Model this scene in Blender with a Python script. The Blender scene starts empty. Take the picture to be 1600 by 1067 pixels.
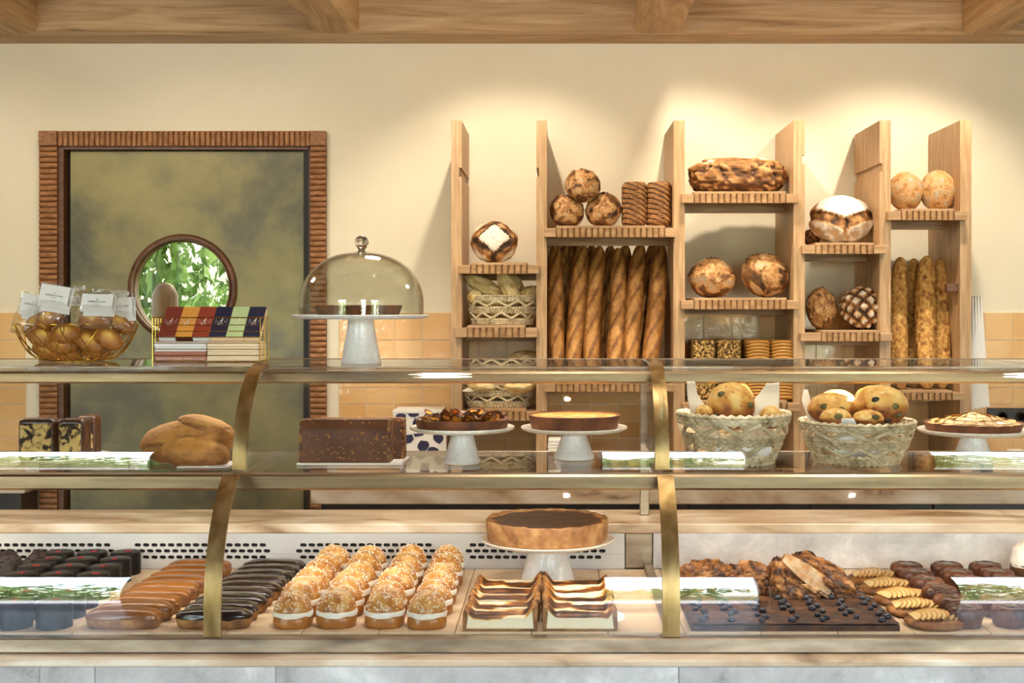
import bpy, math, random
from math import pi, sin, cos, radians, sqrt
from mathutils import Vector, Matrix, Euler, noise

random.seed(7)
SC = bpy.context.scene
COL = SC.collection

# ------------------------------------------------------------------ camera, sky, sun, exposure
EYE = 1.55
cam = bpy.data.cameras.new('camera')
cam.lens = 45.0
cam.sensor_width = 36.0
cam.shift_x = -0.04375
cam.shift_y = -0.0334
cam.clip_start = 0.05
camo = bpy.data.objects.new('camera', cam)
camo.location = (0, 0, EYE)
camo.rotation_euler = (pi / 2, 0, 0)
COL.objects.link(camo)
SC.camera = camo

SC.view_settings.view_transform = 'Standard'
SC.view_settings.look = 'None'
SC.view_settings.exposure = 0.1
SC.view_settings.gamma = 1.0
SC.view_settings.use_curve_mapping = False

world = bpy.data.worlds.new('sky')
SC.world = world
world.use_nodes = True
wn = world.node_tree
wn.nodes.clear()
_sky = wn.nodes.new('ShaderNodeTexSky')
_sky.sky_type = 'NISHITA'
_sky.sun_disc = False
_sky.sun_elevation = radians(48)
_sky.sun_rotation = radians(35)
_bg = wn.nodes.new('ShaderNodeBackground')
_bg.inputs['Strength'].default_value = 4.5
_wo = wn.nodes.new('ShaderNodeOutputWorld')
_hs = wn.nodes.new('ShaderNodeHueSaturation'); _hs.inputs['Saturation'].default_value = 0.68
wn.links.new(_sky.outputs[0], _hs.inputs['Color'])
wn.links.new(_hs.outputs[0], _bg.inputs['Color'])
wn.links.new(_bg.outputs[0], _wo.inputs['Surface'])

def add_light(name, kind, loc, energy, color=(1, 1, 1), target=None, **kw):
    d = bpy.data.lights.new(name, kind)
    d.energy = energy
    d.color = color
    for k, v in kw.items():
        setattr(d, k, v)
    o = bpy.data.objects.new(name, d)
    o.location = loc
    if target is not None:
        o.rotation_euler = (Vector(target) - Vector(loc)).to_track_quat('-Z', 'Y').to_euler()
    COL.objects.link(o)
    return o

add_light('sun', 'SUN', (4, 8, 12), 22.0, (1.0, 0.95, 0.86), target=(0, 0, 0), angle=radians(0.6))
WARM = (1.0, 0.87, 0.68)
NEUT = (1.0, 0.92, 0.80)
# track spotlights aimed at the bread rack and the wall behind it
for (sx, tx, e) in ((-0.22, -0.18, 50), (0.55, 0.55, 68), (1.48, 1.40, 68)):
    add_light('rack_spotlight', 'SPOT', (sx, 4.68, 2.86), e, WARM, target=(tx, 5.28, 1.3),
              spot_size=radians(96), spot_blend=0.62, shadow_soft_size=0.025)
for (sx, e) in ((-2.35, 30), (-1.45, 20)):
    add_light('door_spotlight', 'SPOT', (sx, 4.30, 2.72), e, WARM, target=(sx, 5.5, 1.3),
              spot_size=radians(95), spot_blend=0.8, shadow_soft_size=0.03)
# extra downlights added to brighten the worktop edge behind the counter
for (sx, e) in ((-0.55, 44), (0.65, 52), (1.85, 46)):
    add_light('worktop_fill_spot', 'SPOT', (sx, 3.9, 2.80), e, WARM, target=(sx, 4.95, 0.85),
              spot_size=radians(62), spot_blend=0.7, shadow_soft_size=0.03)
# downlights over the display case
for (sx, e) in ((-0.85, 52), (0.03, 52), (0.90, 52)):
    add_light('case_spotlight', 'SPOT', (sx, 2.42, 2.72), e, NEUT, target=(sx, 2.62, 1.0),
              spot_size=radians(80), spot_blend=0.6, shadow_soft_size=0.009)
# unseen fill lamps added over the passage behind the counter
for (sx, sy, e) in ((-0.4, 3.75, 24), (1.6, 3.75, 22), (-2.2, 3.75, 20)):
    add_light('passage_fill_lamp', 'POINT', (sx, sy, 2.55), e, (1.0, 0.90, 0.74), shadow_soft_size=0.12)
# LED strips of the display case, under its top rail and its middle rail
for (ly, lz, ty, tz, e) in ((2.672, 1.389, 2.76, 1.1, 6), (2.482, 1.195, 2.66, 0.9, 9)):
    add_light('case_led_strip', 'AREA', (-0.2, ly, lz), e, (1.0, 0.93, 0.82), target=(-0.2, ty, tz),
              shape='RECTANGLE', size=4.0, size_y=0.012)

# ------------------------------------------------------------------ helpers
F = 2000.0
def PX(px, D): return (px - 870.0) / F * D
def PZ(py, D): return EYE - (py - 480.0) / F * D

def hx(s):
    s = s.lstrip('#')
    c = [int(s[i:i + 2], 16) / 255 for i in (0, 2, 4)]
    return tuple((x / 12.92 if x <= 0.04045 else ((x + 0.055) / 1.055) ** 2.4) for x in c) + (1.0,)

def sm(a, b, x):
    t = min(1, max(0, (x - a) / (b - a)))
    return t * t * (3 - 2 * t)

def nz(v, f=1.0, s=0.0):
    return noise.noise(Vector((v[0] * f + s, v[1] * f + s * 1.7, v[2] * f - s * 0.6)))

class MB:
    def __init__(s):
        s.v = []; s.f = []; s.t = []
    def add(s, vs, fs, tone=0.5):
        o = len(s.v)
        s.v += [tuple(v) for v in vs]
        s.f += [tuple(i + o for i in f) for f in fs]
        s.t += list(tone) if isinstance(tone, (list, tuple)) else [tone] * len(vs)
        return s
    def box(s, x0, x1, y0, y1, z0, z1, tone=0.5):
        return s.add([(x0, y0, z0), (x1, y0, z0), (x1, y1, z0), (x0, y1, z0), (x0, y0, z1), (x1, y0, z1), (x1, y1, z1), (x0, y1, z1)],
                     [(3, 2, 1, 0), (4, 5, 6, 7), (0, 1, 5, 4), (1, 2, 6, 5), (2, 3, 7, 6), (3, 0, 4, 7)], tone)
    def bbox(s, x0, x1, y0, y1, z0, z1, b=0.002, tone=0.5):
        """box with all edges chamfered"""
        vs = []; idx = {}
        for ix in (0, 1):
            for iy in (0, 1):
                for iz in (0, 1):
                    X = (x0, x1)[ix]; Y = (y0, y1)[iy]; Z = (z0, z1)[iz]
                    dx = b if ix == 0 else -b; dy = b if iy == 0 else -b; dz = b if iz == 0 else -b
                    for k, p in enumerate(((X, Y + dy, Z + dz), (X + dx, Y, Z + dz), (X + dx, Y + dy, Z))):
                        idx[(ix, iy, iz, k)] = len(vs); vs.append(p)
        fs = []
        def q(a, c, flip):
            fs.append(tuple(a) if not flip else tuple(reversed(a)))
        for sgn in (0, 1):
            q([idx[(sgn, 0, 0, 0)], idx[(sgn, 0, 1, 0)], idx[(sgn, 1, 1, 0)], idx[(sgn, 1, 0, 0)]], 0, sgn == 1)
            q([idx[(0, sgn, 0, 1)], idx[(1, sgn, 0, 1)], idx[(1, sgn, 1, 1)], idx[(0, sgn, 1, 1)]], 0, sgn == 1)
            q([idx[(0, 0, sgn, 2)], idx[(0, 1, sgn, 2)], idx[(1, 1, sgn, 2)], idx[(1, 0, sgn, 2)]], 0, sgn == 1)
        for a in (0, 1):
            for c in (0, 1):
                fl = (a + c) % 2 == 1
                q([idx[(a, c, 0, 0)], idx[(a, c, 1, 0)], idx[(a, c, 1, 1)], idx[(a, c, 0, 1)]], 0, not fl)
                q([idx[(a, 0, c, 0)], idx[(a, 1, c, 0)], idx[(a, 1, c, 2)], idx[(a, 0, c, 2)]], 0, fl)
                q([idx[(0, a, c, 1)], idx[(1, a, c, 1)], idx[(1, a, c, 2)], idx[(0, a, c, 2)]], 0, not fl)
        for a in (0, 1):
            for c in (0, 1):
                for e in (0, 1):
                    q([idx[(a, c, e, 0)], idx[(a, c, e, 1)], idx[(a, c, e, 2)]], 0, (a + c + e) % 2 == 1)
        return s.add(vs, fs, tone)
    def tube(s, path, r, n=6, closed=False, tone=0.5, cap=True):
        P = [Vector(p) for p in path]; m = len(P)
        vs = []; prev = None
        for i in range(m):
            if closed: t = P[(i + 1) % m] - P[i - 1]
            else: t = P[min(i + 1, m - 1)] - P[max(i - 1, 0)]
            if t.length < 1e-9: t = Vector((0, 0, 1))
            t.normalize()
            if prev is None:
                a = Vector((0, 0, 1)) if abs(t.z) < 0.9 else Vector((1, 0, 0))
                u = t.cross(a).normalized()
            else:
                u = (prev - t * prev.dot(t))
                u = u.normalized() if u.length > 1e-6 else t.orthogonal().normalized()
            prev = u
            w = t.cross(u)
            rr = r[i] if isinstance(r, (list, tuple)) else r
            for k in range(n):
                a = 2 * pi * k / n
                vs.append(P[i] + (u * cos(a) + w * sin(a)) * rr)
        fs = []
        for i in range(m if closed else m - 1):
            j = (i + 1) % m
            for k in range(n):
                l = (k + 1) % n
                fs.append((i * n + k, i * n + l, j * n + l, j * n + k))
        if cap and not closed:
            fs.append(tuple(reversed(range(n))))
            fs.append(tuple((m - 1) * n + k for k in range(n)))
        return s.add(vs, fs, tone)
    def lathe(s, prof, n=40, cx=0, cy=0, fn=None, tone=0.5, closed=False):
        """prof: list of (r,z); ends with r==0 become poles. fn(a, r, z, i)->(r, z, tone)"""
        rings = []; vs = []; ts = []
        for i, (r, z) in enumerate(prof):
            if r <= 1e-9:
                rings.append([len(vs)]); vs.append((cx, cy, z)); ts.append(fn(0, 0, z, i)[2] if fn else tone)
                if fn: vs[-1] = (cx, cy, fn(0, 0, z, i)[1])
            else:
                ring = []
                for k in range(n):
                    a = 2 * pi * k / n
                    rr, zz, tt = fn(a, r, z, i) if fn else (r, z, tone)
                    ring.append(len(vs)); vs.append((cx + rr * cos(a), cy + rr * sin(a), zz)); ts.append(tt)
                rings.append(ring)
        fs = []
        pairs = [(i, i + 1) for i in range(len(rings) - 1)]
        if closed: pairs.append((len(rings) - 1, 0))
        for i, j in pairs:
            A, B = rings[i], rings[j]
            for k in range(n):
                l = (k + 1) % n
                if len(A) == 1 and len(B) == 1: continue
                if len(A) == 1: fs.append((A[0], B[l], B[k]))
                elif len(B) == 1: fs.append((A[k], A[l], B[0]))
                else: fs.append((A[k], A[l], B[l], B[k]))
        return s.add(vs, fs, ts)
    def prism_x(s, poly, x0, x1, tone=0.5):
        """poly of (y,z) extruded along x"""
        n = len(poly)
        vs = [(x0, y, z) for y, z in poly] + [(x1, y, z) for y, z in poly]
        fs = [(i, (i + 1) % n, n + (i + 1) % n, n + i) for i in range(n)]
        fs += [tuple(reversed(range(n))), tuple(range(n, 2 * n))]
        return s.add(vs, fs, tone)
    def prism_y(s, poly, y0, y1, tone=0.5):
        """poly of (x,z) extruded along y"""
        n = len(poly)
        vs = [(x, y0, z) for x, z in poly] + [(x, y1, z) for x, z in poly]
        fs = [(i, n + i, n + (i + 1) % n, (i + 1) % n) for i in range(n)]
        fs += [tuple(range(n)), tuple(reversed(range(n, 2 * n)))]
        return s.add(vs, fs, tone)
    def prism_z(s, poly, z0, z1, tone=0.5):
        n = len(poly)
        vs = [(x, y, z0) for x, y in poly] + [(x, y, z1) for x, y in poly]
        fs = [(i, (i + 1) % n, n + (i + 1) % n, n + i) for i in range(n)]
        fs += [tuple(reversed(range(n))), tuple(range(n, 2 * n))]
        return s.add(vs, fs, tone)
    def grid(s, nu, nv, fn, closed_u=False, tone=None):
        vs = []; ts = []
        for j in range(nv):
            for i in range(nu):
                r = fn(i / (nu if closed_u else nu - 1), j / (nv - 1))
                vs.append(r[:3]); ts.append(r[3] if len(r) > 3 else 0.5)
        fs = []
        for j in range(nv - 1):
            for i in range(nu if closed_u else nu - 1):
                k = (i + 1) % nu
                fs.append((j * nu + i, j * nu + k, (j + 1) * nu + k, (j + 1) * nu + i))
        return s.add(vs, fs, ts)
    def sphere(s, c, r, n=10, m=7, sc=(1, 1, 1), tone=0.5):
        prof = [(r * sin(pi * j / m) if 0 < j < m else 0, -r * cos(pi * j / m)) for j in range(m + 1)]
        b = MB(); b.lathe(prof, n, tone=tone)
        return s.add([(c[0] + v[0] * sc[0], c[1] + v[1] * sc[1], c[2] + v[2] * sc[2]) for v in b.v], b.f, b.t)
    def xform(s, M):
        s.v = [tuple(M @ Vector(v)) for v in s.v]; return s
    def mesh(s, name='shape', smooth=True, angle=None):
        me = bpy.data.meshes.new(name)
        me.from_pydata(s.v, [], s.f)
        at = me.attributes.new('tone', 'FLOAT', 'POINT')
        at.data.foreach_set('value', s.t)
        if smooth:
            me.polygons.foreach_set('use_smooth', [True] * len(me.polygons))
            if angle is not None:
                me.set_sharp_from_angle(angle=radians(angle))
        me.update()
        return me

def blob(rx, ry, rz, fn=None, nu=56, nv=36, flat=0.75, e=1.0, raw=False):
    """lumpy ellipsoid; fn(d) -> (displacement, tone); flat: bottom cut at -flat*rz"""
    b = MB()
    def sp(x): return math.copysign(abs(x) ** e, x)
    def fnl(a, th):
        d = Vector((sp(sin(th)) * sp(cos(a)), sp(sin(th)) * sp(sin(a)), sp(cos(th))))
        dn = d.normalized() if d.length > 0 else Vector((0, 0, 1))
        di, to = fn(d if raw else dn) if fn else (0, 0.5)
        k = 1 + di
        z = rz * d.z * k
        if z < -flat * rz: z = -flat * rz + (z + flat * rz) * 0.08
        return (rx * d.x * k, ry * d.y * k, z, to)
    vs = []; ts = []; rings = []
    for j in range(nv + 1):
        th = pi * j / nv
        ring = []
        for i in range(1 if j in (0, nv) else nu):
            r = fnl(2 * pi * i / nu, th)
            ring.append(len(vs)); vs.append(r[:3]); ts.append(r[3])
        rings.append(ring)
    fs = []
    for j in range(nv):
        A, B = rings[j], rings[j + 1]
        for k in range(nu):
            l = (k + 1) % nu
            if len(A) == 1: fs.append((A[0], B[k], B[l]))
            elif len(B) == 1: fs.append((A[k], B[0], A[l]))
            else: fs.append((A[k], B[k], B[l], A[l]))
    b.add(vs, fs, ts)
    return b

def bar(w, d, h, fn, nu=72, nv=72, e=.4, rnd_=.10, corner=.16):
    """upright rounded block with even rows along z; fn(x, y, z in -1..1) -> (displacement, tone)"""
    def sp(x): return math.copysign(abs(x) ** e, x)
    b = MB()
    def f(u, v):
        a = 2 * pi * u
        z = -1 + 2 * v
        t = max(0, abs(z) - (1 - rnd_)) / rnd_
        k = 1 - corner * (1 - sqrt(max(0, 1 - t * t)))
        cx_, cy_ = sp(cos(a)), sp(sin(a))
        di, to = fn(cx_, cy_, z)
        k *= 1 + di
        return (w / 2 * cx_ * k, d / 2 * cy_ * k, h / 2 * z, to)
    b.grid(nu, nv, f, True)
    for v in (0, 1):
        def c(u, q, v=v):
            p = f(u, v); return (p[0] * q, p[1] * q, p[2] + (1 - q) * .03 * h * (1 if v else -1), p[3])
        b.grid(nu, 6, (lambda u, q, c=c: c(u, 1 - q * .999)) if v else (lambda u, q, c=c: c(u, .001 + q * .999)), True)
    return b

def setp(o, label=None, cat=None, group=None, kind=None):
    if label: o['label'] = label
    if cat: o['category'] = cat
    if group: o['group'] = group
    if kind: o['kind'] = kind
    return o

def thing(name, label, cat, loc=(0, 0, 0), rot=(0, 0, 0), group=None):
    o = bpy.data.objects.new(name, None)
    o.empty_display_size = 0.05
    o.location = loc; o.rotation_euler = rot
    COL.objects.link(o)
    return setp(o, label, cat, group)

def part(name, me, mat, parent=None, loc=(0, 0, 0), rot=(0, 0, 0), label=None, kind=None, scale=None):
    if isinstance(me, MB): me = me.mesh(name, True, 48)
    if mat is not None and not me.materials: me.materials.append(mat)
    o = bpy.data.objects.new(name, me)
    o.location = loc; o.rotation_euler = rot
    if scale: o.scale = scale
    if parent is not None: o.parent = parent
    COL.objects.link(o)
    return setp(o, label, None, None, kind)

def solo(name, me, mat, label, cat, loc=(0, 0, 0), rot=(0, 0, 0), group=None, kind=None):
    o = part(name, me, mat, None, loc, rot)
    return setp(o, label, cat, group, kind)

def struct(name, me, mat, loc=(0, 0, 0)):
    return setp(part(name, me, mat, None, loc), kind='structure')

def minz(me, rot):
    R = Euler(rot).to_matrix()
    return min((R @ v.co).z for v in me.vertices)

def seat(name, me, mat, label, cat, x, y, zb, rot=(0, 0, 0), group=None, sink=0.001):
    if isinstance(me, MB): me = me.mesh(name)
    return solo(name, me, mat, label, cat, (x, y, zb - minz(me, rot) - sink), rot, group)

def clone(root, loc=None, rot=None, label=None, group=None):
    kids = {}
    for o in COL.objects:
        if o.parent is not None: kids.setdefault(o.parent, []).append(o)
    def cp(o, p):
        c = o.copy(); COL.objects.link(c)
        if p is not None: c.parent = p
        for k in kids.get(o, []): cp(k, c)
        return c
    c = cp(root, None)
    if loc is not None: c.location = loc
    if rot is not None: c.rotation_euler = rot
    if label: c['label'] = label
    if group: c['group'] = group
    return c

ORD = ['first', 'second', 'third', 'fourth', 'fifth', 'sixth', 'seventh', 'eighth', 'ninth', 'tenth']

# ------------------------------------------------------------------ materials
def nodes(name):
    m = bpy.data.materials.new(name); m.use_nodes = True
    nt = m.node_tree; nt.nodes.clear()
    out = nt.nodes.new('ShaderNodeOutputMaterial')
    bs = nt.nodes.new('ShaderNodeBsdfPrincipled')
    nt.links.new(bs.outputs[0], out.inputs[0])
    return m, nt, bs, out

def pmat(name, stops, scale=8, detail=5, rough=0.5, metal=0.0, bump=0.0, bscale=None, stretch=(1, 1, 1), coat=0.0,
         dist=0.0, attr=0.0, spec=0.5, sss=0.0, rrough=0.55, rnd=True, wave=None, rvar=0.0, bdist=0.002, con=1.6):
    """stops: [(pos, '#hex')]; attr>0: driven by the 'tone' attribute plus attr*noise"""
    m, nt, bs, out = nodes(name)
    N = nt.nodes.new; L = nt.links.new
    tc = N('ShaderNodeTexCoord')
    vec = tc.outputs['Object']
    if rnd:
        oi = N('ShaderNodeObjectInfo')
        mu = N('ShaderNodeVectorMath'); mu.operation = 'MULTIPLY_ADD'
        L(oi.outputs['Random'], mu.inputs[0]); mu.inputs[1].default_value = (7.3, 5.1, 9.7)
        L(vec, mu.inputs[2]); vec = mu.outputs[0]
    mp = N('ShaderNodeMapping'); mp.inputs['Scale'].default_value = stretch
    L(vec, mp.inputs['Vector']); vec = mp.outputs[0]
    no = N('ShaderNodeTexNoise'); no.inputs['Scale'].default_value = scale
    no.inputs['Detail'].default_value = detail; no.inputs['Roughness'].default_value = rrough
    no.inputs['Distortion'].default_value = dist
    L(vec, no.inputs['Vector'])
    fac = no.outputs['Fac']
    if wave:
        wv = N('ShaderNodeTexWave'); wv.wave_type = 'BANDS'; wv.bands_direction = wave[0]
        wv.inputs['Scale'].default_value = wave[1]; wv.inputs['Distortion'].default_value = wave[2]
        wv.inputs['Detail'].default_value = 4; wv.inputs['Detail Scale'].default_value = wave[3]
        L(vec, wv.inputs['Vector'])
        mx = N('ShaderNodeMath'); mx.operation = 'MULTIPLY_ADD'
        sb = N('ShaderNodeMath'); sb.operation = 'SUBTRACT'; L(wv.outputs['Fac'], sb.inputs[0]); sb.inputs[1].default_value = 0.5
        L(sb.outputs[0], mx.inputs[0]); mx.inputs[1].default_value = wave[4]; L(fac, mx.inputs[2])
        fac = mx.outputs[0]
    if attr:
        at = N('ShaderNodeAttribute'); at.attribute_name = 'tone'
        sb = N('ShaderNodeMath'); sb.operation = 'SUBTRACT'; L(fac, sb.inputs[0]); sb.inputs[1].default_value = 0.5
        ma = N('ShaderNodeMath'); ma.operation = 'MULTIPLY_ADD'
        L(sb.outputs[0], ma.inputs[0]); ma.inputs[1].default_value = attr; L(at.outputs['Fac'], ma.inputs[2])
        fac = ma.outputs[0]
    else:
        cm = N('ShaderNodeMath'); cm.operation = 'MULTIPLY_ADD'
        L(fac, cm.inputs[0]); cm.inputs[1].default_value = con; cm.inputs[2].default_value = 0.5 - 0.5 * con
        fac = cm.outputs[0]
    cr = N('ShaderNodeValToRGB')
    el = cr.color_ramp.elements
    while len(el) > 1: el.remove(el[-1])
    el[0].position = stops[0][0]; el[0].color = hx(stops[0][1])
    for p, c in stops[1:]:
        e = el.new(p); e.color = hx(c)
    L(fac, cr.inputs[0])
    L(cr.outputs[0], bs.inputs['Base Color'])
    bs.inputs['Roughness'].default_value = rough
    if rvar:
        rm = N('ShaderNodeMath'); rm.operation = 'MULTIPLY_ADD'
        L(no.outputs['Fac'], rm.inputs[0]); rm.inputs[1].default_value = rvar; rm.inputs[2].default_value = rough - rvar / 2
        L(rm.outputs[0], bs.inputs['Roughness'])
    bs.inputs['Metallic'].default_value = metal
    bs.inputs['Specular IOR Level'].default_value = spec
    bs.inputs['Coat Weight'].default_value = coat
    bs.inputs['Coat Roughness'].default_value = 0.08
    if sss:
        bs.inputs['Subsurface Weight'].default_value = sss
        bs.inputs['Subsurface Radius'].default_value = (0.008, 0.005, 0.003)
    if bump:
        nb = N('ShaderNodeTexNoise'); nb.inputs['Scale'].default_value = bscale or scale * 3; nb.inputs['Detail'].default_value = 4
        L(vec, nb.inputs['Vector'])
        bp = N('ShaderNodeBump'); bp.inputs['Strength'].default_value = bump; bp.inputs['Distance'].default_value = bdist
        L(nb.outputs['Fac'], bp.inputs['Height'])
        L(bp.outputs[0], bs.inputs['Normal'])
    return m

def glassmat(name, tint='#f4f7f5', gain=1.0, rough=0.0, bump=0.0, bscale=20):
    """thin clear glass: straight-through transmission with a Fresnel reflection on both faces"""
    m = bpy.data.materials.new(name); m.use_nodes = True
    nt = m.node_tree; nt.nodes.clear(); N = nt.nodes.new; L = nt.links.new
    out = N('ShaderNodeOutputMaterial')
    tr = N('ShaderNodeBsdfTransparent'); tr.inputs[0].default_value = hx(tint)
    gl = N('ShaderNodeBsdfGlossy'); gl.inputs['Roughness'].default_value = rough
    ge = N('ShaderNodeNewGeometry')
    mr = N('ShaderNodeMapRange'); mr.inputs['To Min'].default_value = 1.5; mr.inputs['To Max'].default_value = 1 / 1.5
    L(ge.outputs['Backfacing'], mr.inputs['Value'])
    fr = N('ShaderNodeFresnel'); L(mr.outputs[0], fr.inputs['IOR'])
    mu = N('ShaderNodeMath'); mu.operation = 'MULTIPLY'; mu.use_clamp = True
    L(fr.outputs[0], mu.inputs[0]); mu.inputs[1].default_value = gain
    mx = N('ShaderNodeMixShader')
    L(mu.outputs[0], mx.inputs[0]); L(tr.outputs[0], mx.inputs[1]); L(gl.outputs[0], mx.inputs[2])
    if bump:
        tc = N('ShaderNodeTexCoord'); nb = N('ShaderNodeTexNoise'); nb.inputs['Scale'].default_value = bscale
        L(tc.outputs['Object'], nb.inputs['Vector'])
        bp = N('ShaderNodeBump'); bp.inputs['Strength'].default_value = bump; bp.inputs['Distance'].default_value = 0.01
        L(nb.outputs['Fac'], bp.inputs['Height']); L(bp.outputs[0], gl.inputs['Normal']); L(bp.outputs[0], fr.inputs['Normal'])
    L(mx.outputs[0], out.inputs[0])
    return m

def plain(name, col, rough=0.5, metal=0.0, **k):
    return pmat(name, [(0.3, col), (0.7, col)], rough=rough, metal=metal, **k)

M = {}
M['plaster'] = pmat('cream_plaster', [(0.3, '#e3d8c0'), (0.7, '#e9dfc9')], scale=1.6, rough=0.85, bump=0.06, bscale=30, rnd=False)
M['plaster_grey'] = plain('shop_plaster', '#cfc2a8', 0.9)
M['floor'] = pmat('stone_floor', [(0.3, '#4c4036'), (0.7, '#63554a')], scale=2, rough=0.45)
M['tile'] = pmat('glazed_tan_tile', [(0.3, '#dcab6c'), (0.7, '#e5bb82')], scale=3, rough=0.12, bump=0.55, bscale=26, coat=0.5, bdist=0.004)
M['grout'] = plain('pale_grout', '#efe2c6', 0.9)
M['oak'] = pmat('pale_oak', [(0.25, '#a8845c'), (0.5, '#b8946b'), (0.75, '#c9a67e')], scale=9, detail=8, rough=0.5, stretch=(9, 9, 0.7), bump=0.12, bscale=30, dist=0.6)
M['oakx'] = pmat('pale_oak_crosswise', [(0.25, '#a07a52'), (0.5, '#b08a62'), (0.75, '#c19c74')], scale=9, detail=8, rough=0.5, stretch=(0.7, 9, 9), bump=0.12, bscale=30, dist=0.6)
M['oak_flute'] = pmat('oak_fluting', [(0.25, '#8f6a45'), (0.5, '#a77f56'), (0.75, '#bb946a')], scale=10, detail=6, rough=0.55, stretch=(5, 5, 1), bump=0.1, bscale=40)
M['walnut'] = pmat('brown_fluted_wood', [(0.25, '#7a4d29'), (0.5, '#94623a'), (0.75, '#aa774a')], scale=14, detail=6, rough=0.55, stretch=(2, 2, 6), bump=0.15, bscale=40)
M['walnut_dark'] = pmat('dark_brown_wood', [(0.3, '#4d2d18'), (0.7, '#6b4326')], scale=10, rough=0.45, stretch=(2, 2, 8))
M['beam'] = pmat('rough_beam_oak', [(0.12, '#6c4f33'), (0.3, '#a5845c'), (0.55, '#bd9d77'), (0.8, '#ccb08a')], scale=4.5, detail=12, rough=0.7, stretch=(0.35, 5, 6), dist=1.1, bump=0.3, bscale=22, rrough=0.62)
M['joist'] = pmat('rough_joist_oak', [(0.12, '#735535'), (0.32, '#a9865b'), (0.6, '#c29f72'), (0.8, '#d0b084')], scale=2.6, detail=9, rough=0.7, stretch=(5, 0.55, 5), dist=1.4, bump=0.3, bscale=22, rrough=0.62)
M['patina'] = pmat('patinated_brass_sheet', [(0.1, '#3c3a33'), (0.36, '#615c48'), (0.6, '#807752'), (0.88, '#93885f')], scale=3.2, detail=8, rough=0.42, metal=0.35, dist=0.25, rrough=0.6, rnd=False, rvar=0.3)
M['black'] = plain('black_gap', '#0b0a0a', 0.6)
M['charcoal'] = pmat('charcoal_cabinet', [(0.3, '#1b1714'), (0.7, '#241f1b')], rough=0.4)
M['stone_tan'] = pmat('tan_veined_stone', [(0.0, '#86694b'), (0.22, '#c0a586'), (0.6, '#d8c2a7'), (0.9, '#eadcc7')], scale=3.2, detail=8, rough=0.28, dist=1.6, stretch=(1, 2.2, 2.2), wave=('DIAGONAL', 1.4, 11, 1.4, 0.3))
M['stone_grey'] = pmat('grey_pitted_stone', [(0.08, '#7a736e'), (0.3, '#aca6a2'), (0.6, '#c4beba'), (0.85, '#e0dbd6')], scale=9, detail=14, rough=0.5, dist=0.35, rrough=0.74, bump=0.3, bscale=90, wave=('DIAGONAL', 0.9, 14, 2.2, 0.16))
M['panel'] = pmat('pale_grey_steel_panel', [(0.3, '#bcb8b4'), (0.7, '#cbc7c2')], scale=4, rough=0.5, bump=0.05)
M['bronze'] = pmat('brushed_bronze', [(0.2, '#867663'), (0.5, '#9e8d78'), (0.8, '#b5a48f')], scale=10, detail=8, rough=0.38, metal=0.85, stretch=(1, 4, 4), rvar=0.2)
M['bronze_strap'] = pmat('aged_bronze_strap', [(0.25, '#80663c'), (0.5, '#9a7e50'), (0.75, '#b09669')], scale=9, detail=8, rough=0.36, metal=0.9, stretch=(3, 3, 1), rvar=0.25)
M['steel'] = pmat('brushed_nickel_rail', [(0.25, '#86735a'), (0.75, '#a69071')], scale=10, detail=6, rough=0.36, metal=1.0, stretch=(0.4, 6, 6))
M['deck'] = pmat('pale_deck_board', [(0.3, '#d3b692'), (0.7, '#e0c6a4')], scale=5, rough=0.4, stretch=(4, 0.7, 1))
M['glass'] = glassmat('case_glass', '#f8f8f7')
M['glass_dark_edge'] = pmat('polished_glass_edge', [(0.3, '#5f6a5d'), (0.7, '#7d8879')], rough=0.12)
M['dimming_pane'] = glassmat('garden_dimming_glass', '#a9ac9e')  # tint put in to dim the overbright garden behind the porthole
M['dome'] = glassmat('dome_glass', '#f3f4f0', gain=1.35)
M['cello'] = glassmat('cellophane', '#fafafa', gain=2.0, rough=0.06, bump=0.7, bscale=55)
M['ceramic'] = pmat('speckled_white_ceramic', [(0.3, '#dedcd8'), (0.6, '#e9e7e3')], scale=120, rough=0.32, coat=0.3)
M['ceramic_rim'] = pmat('speckled_cream_ceramic', [(0.3, '#d9cdb8'), (0.6, '#e6dccb')], scale=120, rough=0.35, coat=0.3)
M['paper'] = pmat('white_paper', [(0.3, '#ece8e2'), (0.7, '#f5f2ee')], rough=0.8)
M['parchment'] = pmat('cream_parchment', [(0.3, '#ead9c0'), (0.7, '#f3e6d0')], rough=0.7)
M['gold'] = pmat('polished_gold_wire', [(0.3, '#b08b35'), (0.7, '#cfa94b')], rough=0.22, metal=1.0)
M['ink'] = plain('dark_print', '#4b4642', 0.7)
M['ink_white'] = plain('white_print', '#f3ece2', 0.6)
BREAD = [(0.0, '#180d07'), (0.2, '#41260f'), (0.38, '#6e4622'), (0.55, '#9c6b3a'), (0.7, '#c0945d'), (0.82, '#a59178'), (1.0, '#ebe3d6')]
M['bread'] = pmat('rustic_crust', BREAD, scale=34, detail=8, rough=0.72, attr=0.24, bump=0.6, bscale=90, bdist=0.004, rrough=0.65)
M['baguette'] = pmat('baguette_crust', [(0.0, '#3c2009'), (0.25, '#70451a'), (0.45, '#9f6a30'), (0.65, '#c8924c'), (0.85, '#deb574'), (1.0, '#f2e2c0')], scale=30, detail=7, rough=0.6, attr=0.3, bump=0.4, bscale=80, bdist=0.003)
M['seeded'] = pmat('seeded_crust', [(0.0, '#3a2010'), (0.28, '#82521f'), (0.48, '#b98440'), (0.7, '#d8a85a'), (1.0, '#efd496')], scale=60, detail=4, rough=0.7, attr=0.5, bump=1.0, bscale=130, bdist=0.006)
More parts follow.
